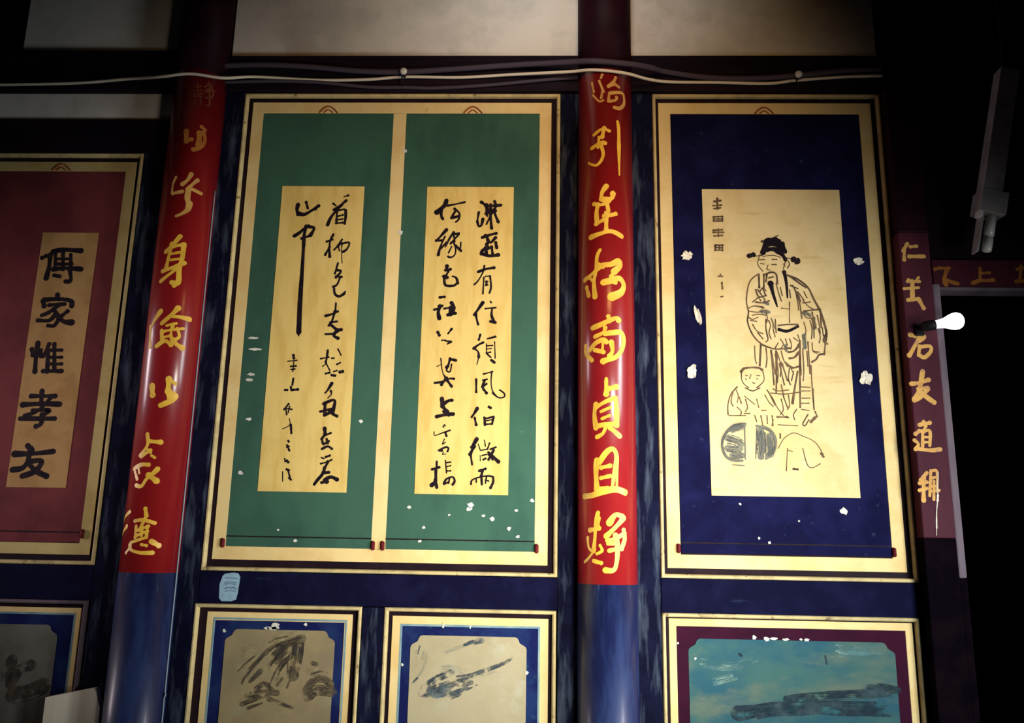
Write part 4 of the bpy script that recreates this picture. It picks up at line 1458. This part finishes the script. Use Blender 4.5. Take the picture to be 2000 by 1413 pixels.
cable('electric_cable', [(-1.250, -0.042, 3.254), (-1.05, -0.044, 3.258), (-0.877, -0.046, 3.252), (-0.675, -0.046, 3.232), (-0.537, -0.046, 3.231), (-0.415, -0.046, 3.228),
                         (-0.217, -0.046, 3.240), (0.0, -0.046, 3.262), (0.08, -0.048, 3.268), (0.135, -0.048, 3.270)], 0.0065, 'dark_cable',
      'dark cable sagging lowest, just over the two green scrolls')
for x, z, lab in ((-0.537, 3.277, 'small white cable knob above the cream strip between the green scrolls'),
                  (0.972, 3.265, 'small white cable knob above the navy portrait panel')):
    t = thing('cable_knob', lab, 'cable clip', 'porcelain cable knobs on the beam')
    obj('porcelain_cap', lathe(new(), [(0.0, .008), (.004, .013), (.012, .014), (.018, .008)], (x, -0.068, z + .004), (0, -1, 0), 16), 'porcelain', t, True)
    bm = tube(new(), [(x, -0.034, z), (x, -0.0685, z)], 0.007, 10)
    tube(bm, [(x - .004, -0.0665, z), (x - .006, -0.067, z - .03), (x + .004, -0.067, z - .05)], 0.003, 6)
    obj('nail', bm, 'iron', t)

# thin pale line drawn as a tube down the left pillar's edge
tag(obj('strand', tube(new(), [(-1.2415, -0.040, 2.80), (-1.2415, -0.040, 2.3), (-1.2412, -0.040, 1.8), (-1.2412, -0.040, 1.4), (-1.2412, -0.040, 1.02),
                             (-1.236, -0.046, 0.995), (-1.241, -0.044, 0.975), (-1.2412, -0.040, 0.90), (-1.2412, -0.040, 0.3)], 0.0026, 6, 6), 'strand', None, True),
    'thin pale wire running straight down the right edge of the left pillar', 'strand')

# ------------------------------------------------------------------ small things stuck on the wall
t = thing('sticker', 'small pale blue printed sticker on the rail under the left green scroll', 'sticker')
pts = [(-1.104, 1.304), (-1.094, 1.294), (-1.060, 1.294), (-1.044, 1.300), (-1.040, 1.322), (-1.036, 1.376), (-1.044, 1.388), (-1.060, 1.390),
       (-1.090, 1.386), (-1.098, 1.378), (-1.106, 1.350)]
o = obj('backing_paper', poly(new(), [(x + .008, z) for x, z in pts], -0.0142, -0.0154), 'sticker', t)
obj('printed_lines', strokes('vn', flat(-0.0158)), 'stickerink', o)


def scrap(x, z, rx, rz, seed, lab, ang=0.0):
    r = random.Random(seed); bm = new(); n = 18
    c = bm.verts.new((x, -0.0058, z)); V = []; W = []
    for k in range(n):
        a_ = 2 * math.pi * k / n; q = r.uniform(0.72, 1.12)
        dx, dz = rx * q * math.cos(a_), rz * q * math.sin(a_)
        dx, dz = dx * math.cos(ang) - dz * math.sin(ang), dx * math.sin(ang) + dz * math.cos(ang)
        lift = r.uniform(0.0, 0.006)
        V.append(bm.verts.new((x + dx, -0.0050 - lift, z + dz)))
        W.append(bm.verts.new((x + dx * .9, -0.0031, z + dz * .9)))
    for k in range(n):
        bm.faces.new((c, V[k], V[(k + 1) % n])); bm.faces.new((V[k], W[k], W[(k + 1) % n], V[(k + 1) % n]))
    bm.faces.new(W)
    bmesh.ops.recalc_face_normals(bm, faces=bm.faces[:])
    return tag(obj('paper_scrap', bm, 'tape'), lab, 'paper scrap', 'torn paper scraps around the portrait')


scrap(0.545, 2.564, .022, .020, 1, 'topmost torn white paper scrap left of the portrait paper, level with its hat')
scrap(1.172, 2.547, .019, .016, 2, 'torn white paper scrap right of the portrait paper, level with its hat')
scrap(0.578, 2.335, .012, .036, 3, 'long torn pinkish-white paper scrap left of the portrait, at elbow height', 0.25)
scrap(0.551, 2.125, .018, .028, 4, 'lowest torn white paper scrap left of the portrait paper', -0.2)
scrap(1.168, 2.107, .024, .026, 5, 'largest torn white paper scrap right of the portrait, at knee height')

# pale timber end showing low at the left
tag(obj('timber_board', poly(new(), [(-1.640, 0.0), (-1.452, 0.0), (-1.452, 0.945), (-1.472, 0.996), (-1.480, 1.006), (-1.500, 1.003), (-1.640, 0.974)],
                             -0.022, -0.050), 'board'),
    'pale bare timber board standing against the wall beside the maroon scroll bay', 'board')
